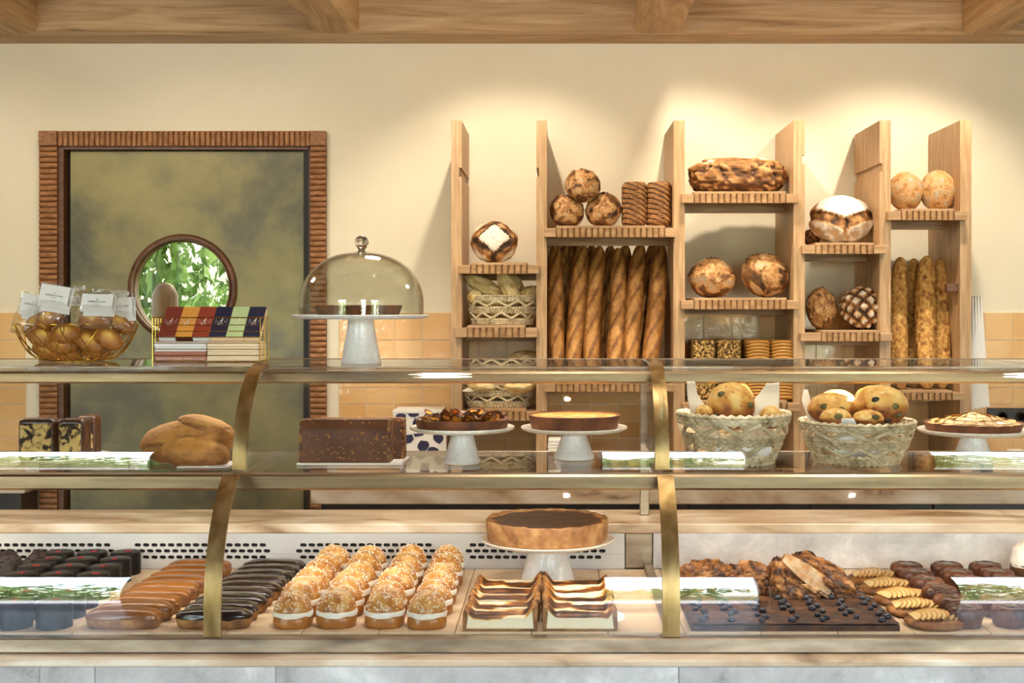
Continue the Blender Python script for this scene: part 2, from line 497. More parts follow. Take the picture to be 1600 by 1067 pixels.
M['seedloaf'] = pmat('sesame_pan_loaf', [(0.25, '#3a2611'), (0.45, '#6d4a1c'), (0.55, '#b88b3f'), (0.7, '#e0bd74')], scale=110, detail=2, rough=0.7, bump=1.0, bscale=110, bdist=0.006)
M['goldloaf'] = pmat('golden_pan_loaf', [(0.0, '#6b3c12'), (0.3, '#a3682a'), (0.55, '#c8903f'), (0.8, '#dcae62'), (1, '#ead09a')], scale=30, rough=0.6, attr=0.2, bump=0.3, bscale=90)
M['bun'] = pmat('glazed_brioche', [(0.0, '#653510'), (0.3, '#96591e'), (0.5, '#b67634'), (0.7, '#cd984f'), (1.0, '#e2bf80')], scale=14, detail=6, rough=0.34, attr=0.35, bump=0.45, bscale=75, coat=0.2)
M['cream'] = pmat('whipped_cream', [(0.3, '#f3ead9'), (0.7, '#fbf5ea')], scale=20, rough=0.5, bump=0.2, bscale=40, sss=0.2)
M['sugar'] = plain('pearl_sugar', '#f6e9d2', 0.5)
M['choux'] = pmat('choux_pastry', [(0.2, '#6b4019'), (0.5, '#935f2a'), (0.8, '#b48446')], scale=40, rough=0.6, bump=0.6, bscale=90, bdist=0.003)
M['caramel'] = pmat('caramel_glaze', [(0.3, '#774514'), (0.7, '#955a1f')], scale=9, rough=0.28, coat=0.25, bump=0.15, bscale=30)
M['choc_glaze'] = pmat('dark_chocolate_glaze', [(0.3, '#180b06'), (0.7, '#2a140a')], scale=9, rough=0.24, coat=0.3, bump=0.15, bscale=30)
M['black_glaze'] = pmat('black_chocolate_coat', [(0.3, '#060506'), (0.7, '#0b090a')], scale=12, rough=0.4, bump=0.05, spec=0.2)
M['shaving'] = pmat('chocolate_shavings', [(0.3, '#241b19'), (0.7, '#43332e')], scale=60, rough=0.6, bump=0.8)
M['red'] = plain('freeze_dried_raspberry', '#a5242b', 0.6)
M['custard'] = pmat('flan_custard', [(0.0, '#fcefd2'), (0.2, '#f9e6b8'), (0.34, '#d8963c'), (0.46, '#8f4c14'), (0.6, '#42200c'), (1.0, '#1d0d07')], scale=34, rough=0.45, attr=0.3, coat=0.08, sss=0.05, bump=0.2, bscale=60)
M['shortcrust'] = pmat('shortcrust_pastry', [(0.15, '#6b421c'), (0.5, '#96673a'), (0.85, '#b98d58')], scale=38, detail=8, rough=0.7, bump=0.7, bscale=90, bdist=0.003)
M['browncrust'] = pmat('dark_tart_crust', [(0.2, '#4b2510'), (0.5, '#6c3a1a'), (0.8, '#8a5026')], scale=30, rough=0.65, bump=0.4, bscale=120)
M['sugartop'] = pmat('sanded_tart_top', [(0.25, '#a2651f'), (0.5, '#c58a3f'), (0.75, '#dcae67')], scale=60, rough=0.6, bump=0.4, bscale=200)
M['burnt'] = pmat('burnt_tart_filling', [(0.25, '#2b150b'), (0.45, '#5a2c12'), (0.6, '#7c461a'), (0.8, '#a4682a')], scale=26, detail=7, rough=0.3, coat=0.4, bump=0.3, bscale=60)
M['fruit'] = pmat('caramelised_fruit', [(0.0, '#1f110c'), (0.3, '#6b2f0e'), (0.55, '#b5651b'), (0.75, '#db9836'), (1.0, '#ecc069')], scale=30, rough=0.35, attr=0.35, coat=0.35)
M['apple'] = pmat('baked_apple_slice', [(0.0, '#6a3d12'), (0.3, '#b98439'), (0.55, '#d9b575'), (1.0, '#ead3a0')], scale=26, rough=0.45, attr=0.3, coat=0.2)
M['galette'] = pmat('browned_puff_pastry', [(0.2, '#57300f'), (0.5, '#85501d'), (0.8, '#b37a35')], scale=30, rough=0.55, bump=0.6, bscale=70, bdist=0.004)
M['canele'] = pmat('dark_bundt_crust', [(0.2, '#33160a'), (0.5, '#532611'), (0.8, '#74401f')], scale=18, rough=0.4, coat=0.15, bump=0.25, bscale=60)
M['brownie'] = pmat('dark_cake_crumb', [(0.2, '#2a150a'), (0.5, '#46260f'), (0.8, '#6a3f18')], scale=34, detail=8, rough=0.65, bump=0.9, bscale=60, bdist=0.006)
M['berry'] = pmat('blueberry_skin', [(0.3, '#11131f'), (0.7, '#1d2236')], scale=20, rough=0.25, coat=0.3)
M['rubble'] = pmat('crumble_bread', [(0.0, '#1f0f08'), (0.25, '#4b2710'), (0.45, '#7d4a1d'), (0.62, '#a36a2e'), (0.8, '#bb9a72'), (1.0, '#d2bc98')], scale=24, detail=8, rough=0.55, attr=0.45, bump=0.8, bscale=55, bdist=0.006, coat=0.15)
M['choc_loaf'] = pmat('milk_chocolate_coat', [(0.3, '#5a3623'), (0.7, '#6f4730')], scale=10, rough=0.32, coat=0.2, bump=0.1, bscale=20)
M['choc_nut'] = pmat('nutty_chocolate_end', [(0.25, '#3d2010'), (0.5, '#6d4020'), (0.7, '#a8732c')], scale=90, rough=0.5, bump=1.0, bscale=120, bdist=0.005)
M['nut'] = plain('caramel_nut_crumb', '#b57a2f', 0.4)
M['marble_cake'] = pmat('marbled_cake_crumb', [(0.34, '#1c100b'), (0.43, '#2c1a10'), (0.50, '#c9a862'), (0.75, '#dcc07e')], con=1.0, scale=42, detail=5, rough=0.8, dist=1.4, bump=0.3, bscale=120)
M['choc_crust'] = pmat('dark_cake_crust', [(0.3, '#2e170b'), (0.7, '#553018')], scale=60, rough=0.4, bump=0.8, bscale=120, coat=0.2)
M['brioche'] = pmat('brioche_crust', [(0.0, '#5c2f10'), (0.28, '#8d5826'), (0.5, '#b57a36'), (0.75, '#d29a48'), (1, '#e2b862')], scale=46, detail=8, rough=0.6, attr=0.4, bump=0.8, bscale=110, bdist=0.004)
M['focaccia'] = pmat('olive_bread_crust', [(0.0, '#4a220c'), (0.25, '#94511b'), (0.45, '#c07f2f'), (0.65, '#dfae58'), (1.0, '#f2d894')], scale=26, detail=8, rough=0.55, attr=0.5, bump=0.45, bscale=80, coat=0.1)
M['olive_green'] = pmat('green_olive', [(0.3, '#4a4418'), (0.7, '#6f6530')], rough=0.3)
M['olive_black'] = pmat('black_olive', [(0.3, '#1a0f0d'), (0.7, '#2b1a14')], rough=0.3)
M['cheesebread'] = pmat('cheese_bread_crust', [(0.0, '#7b4213'), (0.22, '#bb7a2c'), (0.42, '#e2bb74'), (0.7, '#f1d9a0'), (1, '#f8ebcb')], scale=36, detail=7, rough=0.65, attr=0.4, bump=0.5, bscale=90, bdist=0.004)
M['straw'] = pmat('woven_palm_rope', [(0.15, '#9c8a66'), (0.5, '#cfbd98'), (0.85, '#e8dabb')], scale=40, detail=4, rough=0.75, bump=0.4, bscale=160, bdist=0.002)
M['madeleine'] = pmat('madeleine_crust', [(0.0, '#4a220b'), (0.3, '#7d4517'), (0.55, '#b0742a'), (0.8, '#d3a045'), (1, '#e6bd62')], scale=20, rough=0.5, attr=0.2, bump=0.2, bscale=90)
M['leaf'] = pmat('leaf_green', [(0.25, '#4f6a2c'), (0.5, '#7d9a4a'), (0.75, '#adc077')], scale=3, rough=0.6)
M['bark'] = pmat('tree_bark', [(0.3, '#4a3a2b'), (0.7, '#6e5a45')], scale=10, rough=0.9, bump=0.5)
M['lawn'] = pmat('mown_lawn', [(0.3, '#67713c'), (0.7, '#868a58')], scale=3, rough=0.9, rnd=False)
M['dim_ground'] = pmat('reflection_dimming_ground', [(0.3, '#2a2224'), (0.7, '#372c30')], scale=2, rough=0.7, rnd=False)
M['pavement'] = pmat('pale_paving', [(0.3, '#cfcac0'), (0.7, '#dedad2')], scale=2, rough=0.8, rnd=False)
M['navy_blot'] = plain('navy_blot', '#231f4a', 0.6)
for nm, c in (('box_red', '#84302a'), ('box_orange', '#eba54a'), ('box_rust', '#9c3d28'), ('box_navy', '#101a3d'), ('box_green', '#bcd39a'), ('box_white', '#e9e6e6'), ('box_rose', '#b3705c'), ('box_cream', '#f0d9b6'), ('box_brown', '#522410')):
    M[nm] = pmat(nm + '_card', [(0.3, c), (0.7, c)], rough=0.5)
_m, _nt, _bs, _o = nodes('solid_clear_glass')
_bs.inputs['Transmission Weight'].default_value = 1.0; _bs.inputs['Roughness'].default_value = 0.0; _bs.inputs['IOR'].default_value = 1.5
M['knobglass'] = _m
#==STRUCTURE==
# ------------------------------------------------------------------ the room
WALL = 5.5
struct('floor', MB().box(-4.2, 4.2, -2.7, 5.75, -0.1, 0.0).mesh('floor', False), M['floor'])
DX0, DX1, DZ1 = PX(93, WALL), PX(487, WALL), PZ(229, WALL)
wb = MB()
wb.box(-4.2, DX0, WALL, WALL + 0.22, 0, 3.1).box(DX1, 4.2, WALL, WALL + 0.22, 0, 3.1).box(DX0, DX1, WALL, WALL + 0.22, DZ1, 3.1)
wall = struct('wall_back', wb.mesh('wall_back', False), M['plaster'])
struct('wall_left', MB().box(-4.4, -4.2, -2.7, 5.75, 0, 3.1).mesh('wall_left', False), M['plaster_grey'])
struct('wall_right', MB().box(4.2, 4.4, -2.7, 5.75, 0, 3.1).mesh('wall_right', False), M['plaster_grey'])
# shop front behind the camera: three glazed openings
OPEN = [(-4.1, -2.36), (0.22, 1.17), (2.18, 4.1)]
wf = MB(); edges = [-4.2]
for a, b in OPEN: edges += [a, b]
edges.append(4.2)
for i in range(0, len(edges), 2): wf.box(edges[i], edges[i + 1], -2.7, -2.5, 0, 2.45)
wf.box(-4.2, 4.2, -2.7, -2.5, 2.45, 3.1)
struct('wall_front', wf.mesh('wall_front', False), M['plaster_grey'])
for k, (a, b) in enumerate(OPEN):
    fr = MB()
    fr.box(a, a + 0.05, -2.64, -2.56, 0, 2.45).box(b - 0.05, b, -2.64, -2.56, 0, 2.45).box(a + 0.05, b - 0.05, -2.64, -2.56, 2.39, 2.45)
    struct('window_%d' % (k + 1), fr.mesh('window_frame', False), M['charcoal'])
    d = bpy.data.lights.new('window_portal', 'AREA'); d.shape = 'RECTANGLE'; d.size = b - a; d.size_y = 2.45
    d.cycles.is_portal = True
    po = bpy.data.objects.new('window_portal', d); po.location = ((a + b) / 2, -2.55, 1.225); po.rotation_euler = (pi / 2, 0, 0)
    COL.objects.link(po)

# ceiling: boards, wall beam, joists
ceil = struct('ceiling', MB().box(-4.2, 4.2, -2.5, 5.5, 3.04, 3.1).mesh('ceiling', False), M['joist'])
BZ = PZ(68, WALL)
mb = MB()
def beam_fn(u, v):
    x = -4.2 + 8.4 * u
    prof = [(5.5, BZ), (5.31, BZ), (5.296, BZ + 0.012), (5.294, 3.04), (5.5, 3.04)]
    k = min(4, int(v * 4 + 1e-6)); y, z = prof[k]
    w = 0.004 * noise.noise(Vector((x * 1.7, k, 3))) + 0.002 * noise.noise(Vector((x * 6, k, 9)))
    return (x, y + (w if 0 < k < 4 else 0), z + (w if k in (1, 2) else 0))
mb.grid(120, 5, beam_fn)
part('main_beam', mb.mesh('main_beam', True, 35), M['beam'], ceil)
for x0 in (-3.69, -2.34, -1.01, 0.326, 1.675, 3.02):
    j = MB()
    def jf(u, v, x0=x0):
        y = 5.30 - 7.8 * v
        prof = [(0, 3.04), (0, BZ + .02), (0.02, BZ), (0.17, BZ), (0.19, BZ + .02), (0.19, 3.04)]
        px, z = prof[min(5, int(u * 5 + 1e-6))]
        w = 0.006 * noise.noise(Vector((y * 1.3, px * 20, x0)))
        return (x0 + px + w, y, z + w * 0.5)
    j.grid(6, 60, jf)
    part('joist', j.mesh('joist', True, 35), M['joist'], ceil)

# wall tiles (each one a part of the wall)
tile_me = {}
def tile(x0, x1, z0, z1):
    key = (round(x1 - x0, 4), round(z1 - z0, 4))
    if key not in tile_me:
        w, h = (x1 - x0) / 2, (z1 - z0) / 2
        me = MB().bbox(-w, w, -0.009, 0.0, -h, h, 0.0016).mesh('tile', False)
        me.materials.append(M['tile']); tile_me[key] = me
    o = part('tile', tile_me[key], None, wall, ((x0 + x1) / 2, WALL - 0.001, (z0 + z1) / 2))
    o.rotation_euler = (random.uniform(-.006, .006), 0, random.uniform(-.006, .006))
ROWS = [488, 531.5, 574.5, 605.5, 631.5, 658, 684, 710, 736]
rowz = [PZ(y, WALL) for y in ROWS]
colx = [530.0, 572.6] + [616.4 + 43.86 * k for k in range(26)]
colz = [PX(x, WALL) for x in colx]
G = 0.0016
for r in range(len(rowz) - 1):
    for c in range(len(colz) - 1):
        tile(colz[c] + G, colz[c + 1] - G, rowz[r + 1] + G, rowz[r] - G)
    xr = PX(41.5, WALL)
    for c in range(3):
        tile(xr - 0.1206 * (c + 1) + G, xr - 0.1206 * c - G, rowz[r + 1] + G, rowz[r] - G)
part('grout_bed', MB().box(colz[0] - .002, colz[-1], WALL - 0.005, WALL, rowz[-1], rowz[0]).box(PX(41.5, WALL) - 0.37, PX(41.5, WALL) + .002, WALL - 0.005, WALL, rowz[-1], rowz[0]).mesh('grout', False), M['grout'], wall)

# ------------------------------------------------------------------ the fluted door with the round window
door = bpy.data.objects.new('door_1', None); COL.objects.link(door); door['kind'] = 'structure'
door.location = (0, 0, 0)
FX0, FX1, FZ1 = PX(65, WALL), PX(511, WALL), PZ(206, WALL)
FXi0, FXi1, FZi = PX(93, WALL), PX(487, WALL), PZ(229, WALL)
yf = WALL - 0.002
corner = MB().bbox(-0.0385, 0.0385, -0.034, 0, -0.0316, 0.0316, 0.002)
cme = corner.mesh('corner_block', False)
part('corner_block', cme, M['walnut'], door, ((FX0 + FXi0) / 2, yf, (FZ1 + FZi) / 2))
part('corner_block', cme, None, door, ((FX1 + FXi1) / 2 , yf, (FZ1 + FZi) / 2), scale=((FX1 - FXi1) / 0.077, 1, 1))
def flute_mesh(wid, length, dep, name):
    """half-round strip: runs along x, bulges towards -y"""
    poly = [(0, wid / 2)] + [(-dep * sin(pi * k / 8) ** 0.8, wid / 2 * cos(pi * k / 8)) for k in range(1, 8)] + [(0, -wid / 2)]
    return MB().prism_x(poly, -length / 2, length / 2).mesh(name, True, 50)
ph = 0.0243 * 0.985
fm = flute_mesh(ph * 0.97, FXi0 - FX0, 0.012, 'flute'); fm.materials.append(M['walnut'])
nrows = int((FZi) / ph)
part('frame_back', MB().box(FX0, FXi0, yf - 0.016, yf, 0, FZi).box(FXi1, FX1, yf - 0.016, yf, 0, FZi).box(FXi0, FXi1, yf - 0.016, yf, FZi, FZ1).mesh('frame_back', False), M['walnut_dark'], door)
lo = int(0.55 / ph)
for k in range(lo, nrows):
    z = FZi - (nrows - k - 0.5) * ph
    for xc in ((FX0 + FXi0) / 2, (FX1 + FXi1) / 2):
        part('flute', fm, None, door, (xc, yf - 0.016, z), scale=(1 if xc < -1.5 else (FX1 - FXi1) / (FXi0 - FX0), 1, 1))
ntop = 48
pw = (FXi1 - FXi0) / ntop
fm2 = flute_mesh(pw * 0.97, FZ1 - FZi, 0.012, 'flute_upright'); fm2.materials.append(M['walnut'])
for k in range(ntop):
    part('flute', fm2, None, door, (FXi0 + (k + .5) * pw, yf - 0.016, (FZ1 + FZi) / 2), rot=(0, pi / 2, 0))
part('jamb', MB().box(FXi0, FXi0 + 0.022, WALL - .012, WALL + .20, 0, FZi).box(FXi1 - .012, FXi1, WALL - .002, WALL + .20, 0, FZi).box(FXi0 + .022, FXi1 - .012, WALL - .012, WALL + .20, FZi - .014, FZi).mesh('jamb', False), M['walnut_dark'], door)
# leaf with a round hole
LX0, LX1, LZ1 = FXi0 + 0.040, PX(474, WALL), FZi - 0.018
pc = (PX(283.5, WALL), PZ(451, WALL)); pr = 0.213
part('gap_lining', MB().box(FXi0 + .022, LX0, WALL + .045, WALL + .07, 0, FZi).box(LX1, FXi1 - .012, WALL + .005, WALL + .07, 0, FZi).box(LX0, LX1, WALL + .045, WALL + .07, LZ1, FZi).mesh('gap_lining', False), M['black'], door)
lf = MB()
NN = 64
def leaf_face(y, flip):
    vs = [(LX1, y, LZ1), (LX0, y, LZ1), (LX0, y, 0), (LX1, y, 0)]
    vs += [(pc[0] + pr * cos(2 * pi * k / NN), y, pc[1] + pr * sin(2 * pi * k / NN)) for k in range(NN)]
    fs = []
    for q in range(4):
        for k in range(NN // 4):
            a = 4 + (q * NN // 4 + k) % NN; b = 4 + (q * NN // 4 + k + 1) % NN
            fs.append((q, b, a) if not flip else (q, a, b))
        e = 4 + ((q + 1) * NN // 4) % NN
        fs.append((q, (q + 1) % 4, e) if not flip else (q, e, (q + 1) % 4))
    lf.add(vs, fs)
leaf_face(WALL + 0.02, False); leaf_face(WALL + 0.065, True)
part('leaf', lf.mesh('leaf', False), M['patina'], door)
prof = []
for k in range(12):
    a = 2 * pi * k / 12
    prof.append((pr + 0.006 + 0.017 * cos(a), 0.0 + 0.017 * sin(a)))
ring = MB().lathe(prof, 64, closed=True)
part('porthole_ring', ring, M['walnut_dark'], door, (pc[0], WALL + 0.014, pc[1]), (pi / 2, 0, 0))
part('porthole_reveal', MB().lathe([(pr, 0.07), (pr, -0.03), (pr - .004, -.03), (pr - .004, .07)], 64, closed=True), M['walnut_dark'], door, (pc[0], WALL + 0.05, pc[1]), (pi / 2, 0, 0))
part('porthole_glass', MB().lathe([(0, -0.003), (pr, -0.003), (pr, 0.003), (0, 0.003)], 64).mesh('pane', False), M['dimming_pane'], door, (pc[0], WALL + 0.05, pc[1]), (pi / 2, 0, 0))

# ------------------------------------------------------------------ outdoors, front and rear
struct('ground', MB().box(-45, 45, -60, 45, -0.14, -0.1).mesh('ground', False), M['lawn'])
struct('pavement', MB().box(-30, 30, -11, -6.8, -0.1, -0.02).mesh('pavement', False), M['pavement'])
struct('added_dark_ground', MB().box(-16, 16, -6.8, -2.7, -0.1, -0.02).mesh('added_dark_ground', False), M['dim_ground'])  # unseen dark ground added to dim what the case glass reflects
def tree(label, loc, h, r, seed, n=1800, leaf=0.09):
    rr = random.Random(seed)
    t = thing('garden_tree', label, 'tree', loc, group=None)
    tr = MB().tube([(0, 0, 0), (0.03, 0.02, h * .35), (-0.02, 0, h * .75)], [0.11, 0.085, 0.04], 8)
    part('trunk', tr, M['bark'], t)
    b = MB()
    lobes = [(rr.uniform(-.6, .6) * r, rr.uniform(-.6, .6) * r, h * rr.uniform(.12, .95), r * rr.uniform(.35, .6)) for _ in range(18)]
    for _ in range(n):
        c = rr.choice(lobes)
        v = Vector((rr.gauss(0, 1), rr.gauss(0, 1), rr.gauss(0, 1))).normalized() * c[3] * rr.uniform(.6, 1)
        p = Vector(c[:3]) + v
        if p.z < 0.05: p.z = 0.05 + rr.random() * .3
        R = Euler((rr.uniform(0, 6), rr.uniform(0, 6), rr.uniform(0, 6))).to_matrix()
        s = leaf * rr.uniform(.7, 1.4)
        b.add([p + R @ Vector(q) for q in ((-s, 0, 0), (0, -s * .4, s * .1), (s, 0, 0), (0, s * .4, s * .1))], [(0, 1, 2, 3)])
    part('foliage', b.mesh('foliage', False), M['leaf'], t, kind='stuff')
tree('leafy green tree seen through the round door window', (-2.6, 10.4, -.1), 4.2, 2.4, 3, 14000, 0.085)
tree('shrubby green tree standing farther off in the rear garden', (1.2, 13.2, -.1), 3.8, 1.7, 4, 3600, 0.10)
for k, (x, y, h, r) in enumerate(((-9, -17, 3.2, 2.2), (-13.5, -19, 3.6, 2.6), (-4.5, -21, 3.4, 2.4), (1.5, -19, 3.0, 2.2), (6.5, -17, 3.6, 2.4), (11.5, -19, 3.3, 2.2), (17.5, -21, 3.9, 2.4))):
    tree('green tree on the lawn outside the shop front, %s along the row' % ORD[k], (x, y, -.1), h, r, 20 + k, 1100, 0.2)
# rounded brown stand-in added for the dark silhouette in the door porthole
gp = MB()
def gpf(u, v):
    a = 2 * pi * u
    z = v * .9 if v < .7 else .63 + .37 * sin((v - .7) / .3 * pi / 2)
    r = 0.07 * (1 if z < 0.955 else sqrt(max(0, 1 - ((z - 0.955) / 0.045) ** 2)) + 0.001)
    return (r * cos(a), r * 0.6 * sin(a), z * 1.78)
gp.grid(20, 24, gpf, True)
solo('porthole_silhouette', gp, M['walnut_dark'], 'round-topped brown stand-in for the silhouette seen through the porthole of the door', 'silhouette', (-2.02, 6.6, -.1))

# ------------------------------------------------------------------ worktop against the back wall, cabinets
WTZ = 0.87
wk = thing('back_worktop', 'long tan veined stone worktop along the tiled wall behind the display case', 'worktop', (0, 0, 0))
part('slab', MB().bbox(PX(485, 4.82), 4.19, 4.82, WALL - 0.012, WTZ - 0.063, WTZ, 0.004).mesh('slab', False), M['stone_tan'], wk)
cw = 0.47; cx0 = PX(500, 4.9)
for k in range(7):
    c = thing('base_cabinet', 'charcoal base cabinet under the stone worktop, %s from the fluted door' % ORD[k], 'cabinet', (cx0 + cw * k, 0, 0), group='charcoal cabinets under the worktop')
    part('body', MB().box(0.004, cw - 0.004, 4.93, WALL - 0.015, 0.08, WTZ - 0.063).mesh('body', False), M['charcoal'], c)
    dr = part('cabinet_door', MB().bbox(0.003, cw - 0.003, 4.905, 4.929, 0.1, WTZ - 0.068, 0.002).mesh('cabinet_door', False), M['charcoal'], c)
    part('handle', MB().tube([(cw * .5 - .05, 4.89, WTZ - .13), (cw * .5 + .05, 4.89, WTZ - .13)], 0.005, 8), M['bronze'], dr)
    part('plinth', MB().box(0.004, cw - 0.004, 4.98, WALL - .015, 0, 0.08).mesh('plinth', False), M['black'], c)
lc = thing('side_counter', 'dark low counter with a tan stone top beside the fluted door', 'counter', (0, 0, 0))
part('slab', MB().bbox(-3.4, PX(40, 5.3) , 5.29, WALL - .012, PZ(771, 5.29), PZ(757, 5.29), .003).mesh('slab', False), M['stone_tan'], lc)
part('body', MB().box(-3.4, PX(33, 5.32), 5.32, WALL - .012, 0, PZ(771, 5.29)).mesh('body', False), M['charcoal'], lc)
# socket plate with two black sockets on the tiles
so = thing('wall_socket', 'dark double socket plate with round black outlets on the tan tiles', 'socket', (PX(1577, WALL), WALL - 0.010, PZ(650, WALL)))
part('plate', MB().bbox(-0.10, 0.10, -0.010, 0, -0.036, 0.036, .002).mesh('plate', False), M['charcoal'], so)
for dx in (-0.038, 0.042):
    part('outlet', MB().lathe([(0, -0.004), (.015, -0.004), (.018, 0.012), (.022, .012), (.022, 0), (0, 0)][::-1], 20), M['black'], so, (dx, -0.010, 0), (pi / 2, 0, 0))

# ------------------------------------------------------------------ oak bread rack
DF = 5.06
rack = thing('bread_rack', 'tall pale oak bread rack with six uprights and fluted shelves on the worktop', 'shelf unit', (0, 0, 0))
UP = [(705, 721.5), (838, 854.5), (1052.5, 1070), (1240, 1257.5), (1374.5, 1392), (1500, 1518)]
ZT = PZ(188, DF)
NOT = {0: ('r', 262, 276), 1: ('l', 262, 276), 3: ('r', 242, 256), 4: ('l', 255, 268)}
for k, (a, b) in enumerate(UP):
    x0, x1 = PX(a, DF), PX(b, DF)
    poly = [(x0, WTZ), (x1, WTZ)]
    n = NOT.get(k)
    if n and n[0] == 'r': poly += [(x1, PZ(n[2], DF)), (x1 - .011, PZ(n[2], DF)), (x1 - .011, PZ(n[1], DF)), (x1, PZ(n[1], DF))]
    poly += [(x1, ZT), (x0, ZT)]
    if n and n[0] == 'l': poly += [(x0, PZ(n[1], DF)), (x0 + .011, PZ(n[1], DF)), (x0 + .011, PZ(n[2], DF)), (x0, PZ(n[2], DF))]
    part('upright', MB().prism_y(poly, DF, WALL - 0.014).mesh('upright', False), M['oak'], rack)
SH = [  # x0, x1, rail top, rail bottom, bay left/right upright, board x0,x1
    (716, 842.5, 414, 427.5, 0, 1, 735, 824), (711, 840, 512, 527, 0, 1, 730, 821), (713, 841, 643, 657, 0, 1, 732, 822),
    (850, 1056.5, 356.5, 370.5, 1, 2, 869, 1039), (850, 1055, 600, 612, 1, 2, 868, 1038),
    (1065, 1247, 303, 317, 2, 3, 1084, 1228), (1064, 1247, 469, 483, 2, 3, 1084, 1229), (1066, 1250, 630, 643, 2, 3, 1084, 1230),
    (1253, 1385, 383, 396.5, 3, 4, 1274, 1365), (1251, 1394, 520, 533, 3, 4, 1283, 1375),
    (1387.5, 1511, 330, 344, 4, 5, 1408, 1491), (1386, 1508, 614, 625, 4, 5, 1405, 1488)]
SHZ = []
DR = DF - 0.030
for (xa, xb, yt, yb, u0, u1, ba, bb) in SH:
    zt, zb = PZ(yt, DR), PZ(yb, DR)
    SHZ.append(zt + 0.010)
    X0, X1 = PX(xa, DR), PX(xb, DR)
    i0, i1 = PX(UP[u0][1], DF) + .001, PX(UP[u1][0], DF) - .001
    B0, B1 = PX(ba, DR), PX(bb, DR)
    sh = part('shelf', MB().box(i0, i1, DF + .001, DF + 0.31, zb + .010, zt).mesh('shelf', False), M['oakx'], rack)
    part('front_rail', MB().bbox(X0, B0 - .001, DR - .004, DF - .001, zb, zt, .0015).bbox(B1 + .001, X1, DR - .004, DF - .001, zb, zt, .0015).box(B0 - .001, B1 + .001, DR + .008, DF - .001, zb, zt).mesh('rail', False), M['oakx'], sh)
    n = max(6, round((bb - ba) / 9.6)); w = (B1 - B0) / n
    fme = flute_mesh(w * 0.96, zt - zb, 0.014, 'rack_flute'); fme.materials.append(M['oak_flute'])
    for k in range(n):
        part('flute', fme, None, sh, (B0 + (k + .5) * w, DR + .008, (zt + zb) / 2), rot=(0, pi / 2, 0))
    part('top_board', MB().bbox(B0, B1, DR - .002, DF + .30, zt, zt + .010, .001).mesh('top_board', False), M['oakx'], sh)
    part('cleat', MB().box(i0, i1, DF + .20, DF + .225, zb - .022, zb + .010).mesh('cleat', False), M['oakx'], sh)
part('rest_bar', MB().box(PX(1392, DF), PX(1500, DF), 5.36, 5.385, PZ(456, 5.3), PZ(443, 5.3)).mesh('rest_bar', False), M['walnut_dark'], rack)
part('rest_bar', MB().bbox(PX(1478, 5.09), PX(1500, 5.09) - .001, 5.08, 5.11, PZ(456, 5.09), PZ(443, 5.09), .002).mesh('rest_bar', False), M['walnut_dark'], rack)

# ------------------------------------------------------------------ the glass display case
case = thing('display_case', 'long bronze framed curved glass display case on a grey stone counter', 'display case', (0, 0, 0))
ZD, ZM, ZG = EYE - 0.59, EYE - 0.318, EYE - 0.124       # deck, middle shelf, glass top
CX0, CX1 = -2.27, 1.86
POSTS = [-1.444, -0.619, 0.206, 1.031]
def arc_low(h):     # y offset of the lower glass at height h above ZD
    t = max(0, h - 0.042); R = 0.26
    return 2.305 + (R - sqrt(max(1e-9, R * R - t * t)))
def low_path(n=16):
    H = 0.246
    return [(arc_low(H * k / n), ZD - 0.004 + H * k / n * (0.268 / 0.246)) for k in range(n + 1)]
def low_path2(n=16):
    R = 0.26; y0 = 2.305; z0 = ZD + 0.042
    am = math.asin((ZM - 0.006 - z0) / R)
    return [(y0, ZD - 0.002), (y0, ZD + .02)] + [(y0 + R - R * cos(am * k / n), z0 + R * sin(am * k / n)) for k in range(n + 1)]
def up_path(n=16):
    R = 0.190; y0 = 2.503; z0 = ZG - R
    return [(y0, ZM + .001)] + [(y0 + R - R * cos(pi / 2 * k / n), z0 + R * sin(pi / 2 * k / n)) for k in range(n + 1)]
LP, UPP = low_path2(), up_path()
def offset_path(P, d):
    out = []
    for i in range(len(P)):
        a = P[max(0, i - 1)]; b = P[min(len(P) - 1, i + 1)]
        ty, tz = b[0] - a[0], b[1] - a[1]; l = sqrt(ty * ty + tz * tz) or 1
        out.append((P[i][0] - tz / l * d, P[i][1] + ty / l * d))
    return out
def strip_x(P, d0, d1, x0, x1):
    A = offset_path(P, d0); B = offset_path(P, d1); n = len(P)
    b = MB()
    b.add([(x, p[0], p[1]) for x in (x0, x1) for p in A + B],
          [(i, i + 1, 2 * n + i + 1, 2 * n + i) for i in range(n - 1)] + [(n + i + 1, n + i, 3 * n + i, 3 * n + i + 1) for i in range(n - 1)] +
          [(i + 1, i, n + i, n + i + 1) for i in range(n - 1)] + [(2 * n + i, 2 * n + i + 1, 3 * n + i + 1, 3 * n + i) for i in range(n - 1)] +
          [(0, 2 * n, 3 * n, n), (n - 1, 2 * n - 1, 4 * n - 1, 3 * n - 1)])
    return b
bays = [(CX0, POSTS[0])] + [(POSTS[i], POSTS[i + 1]) for i in range(3)] + [(POSTS[3], CX1)]
for a, b in bays:
    g = 0.004
    part('curved_pane', strip_x(LP, 0, -0.006, a + g, b - g).mesh('curved_pane', True, 30), M['glass'], case)
    part('curved_pane', strip_x(UPP, 0, -0.006, a + g, b - g).mesh('curved_pane', True, 30), M['glass'], case)
    part('glass_top', MB().box(a + g, b - g, 2.70, 3.07, ZG - .008, ZG).mesh('glass_top', False), M['glass'], case)
    part('glass_shelf', MB().box(a + g, b - g, 2.512, 2.83, ZM - .009, ZM - .001).mesh('glass_shelf', False), M['glass'], case)
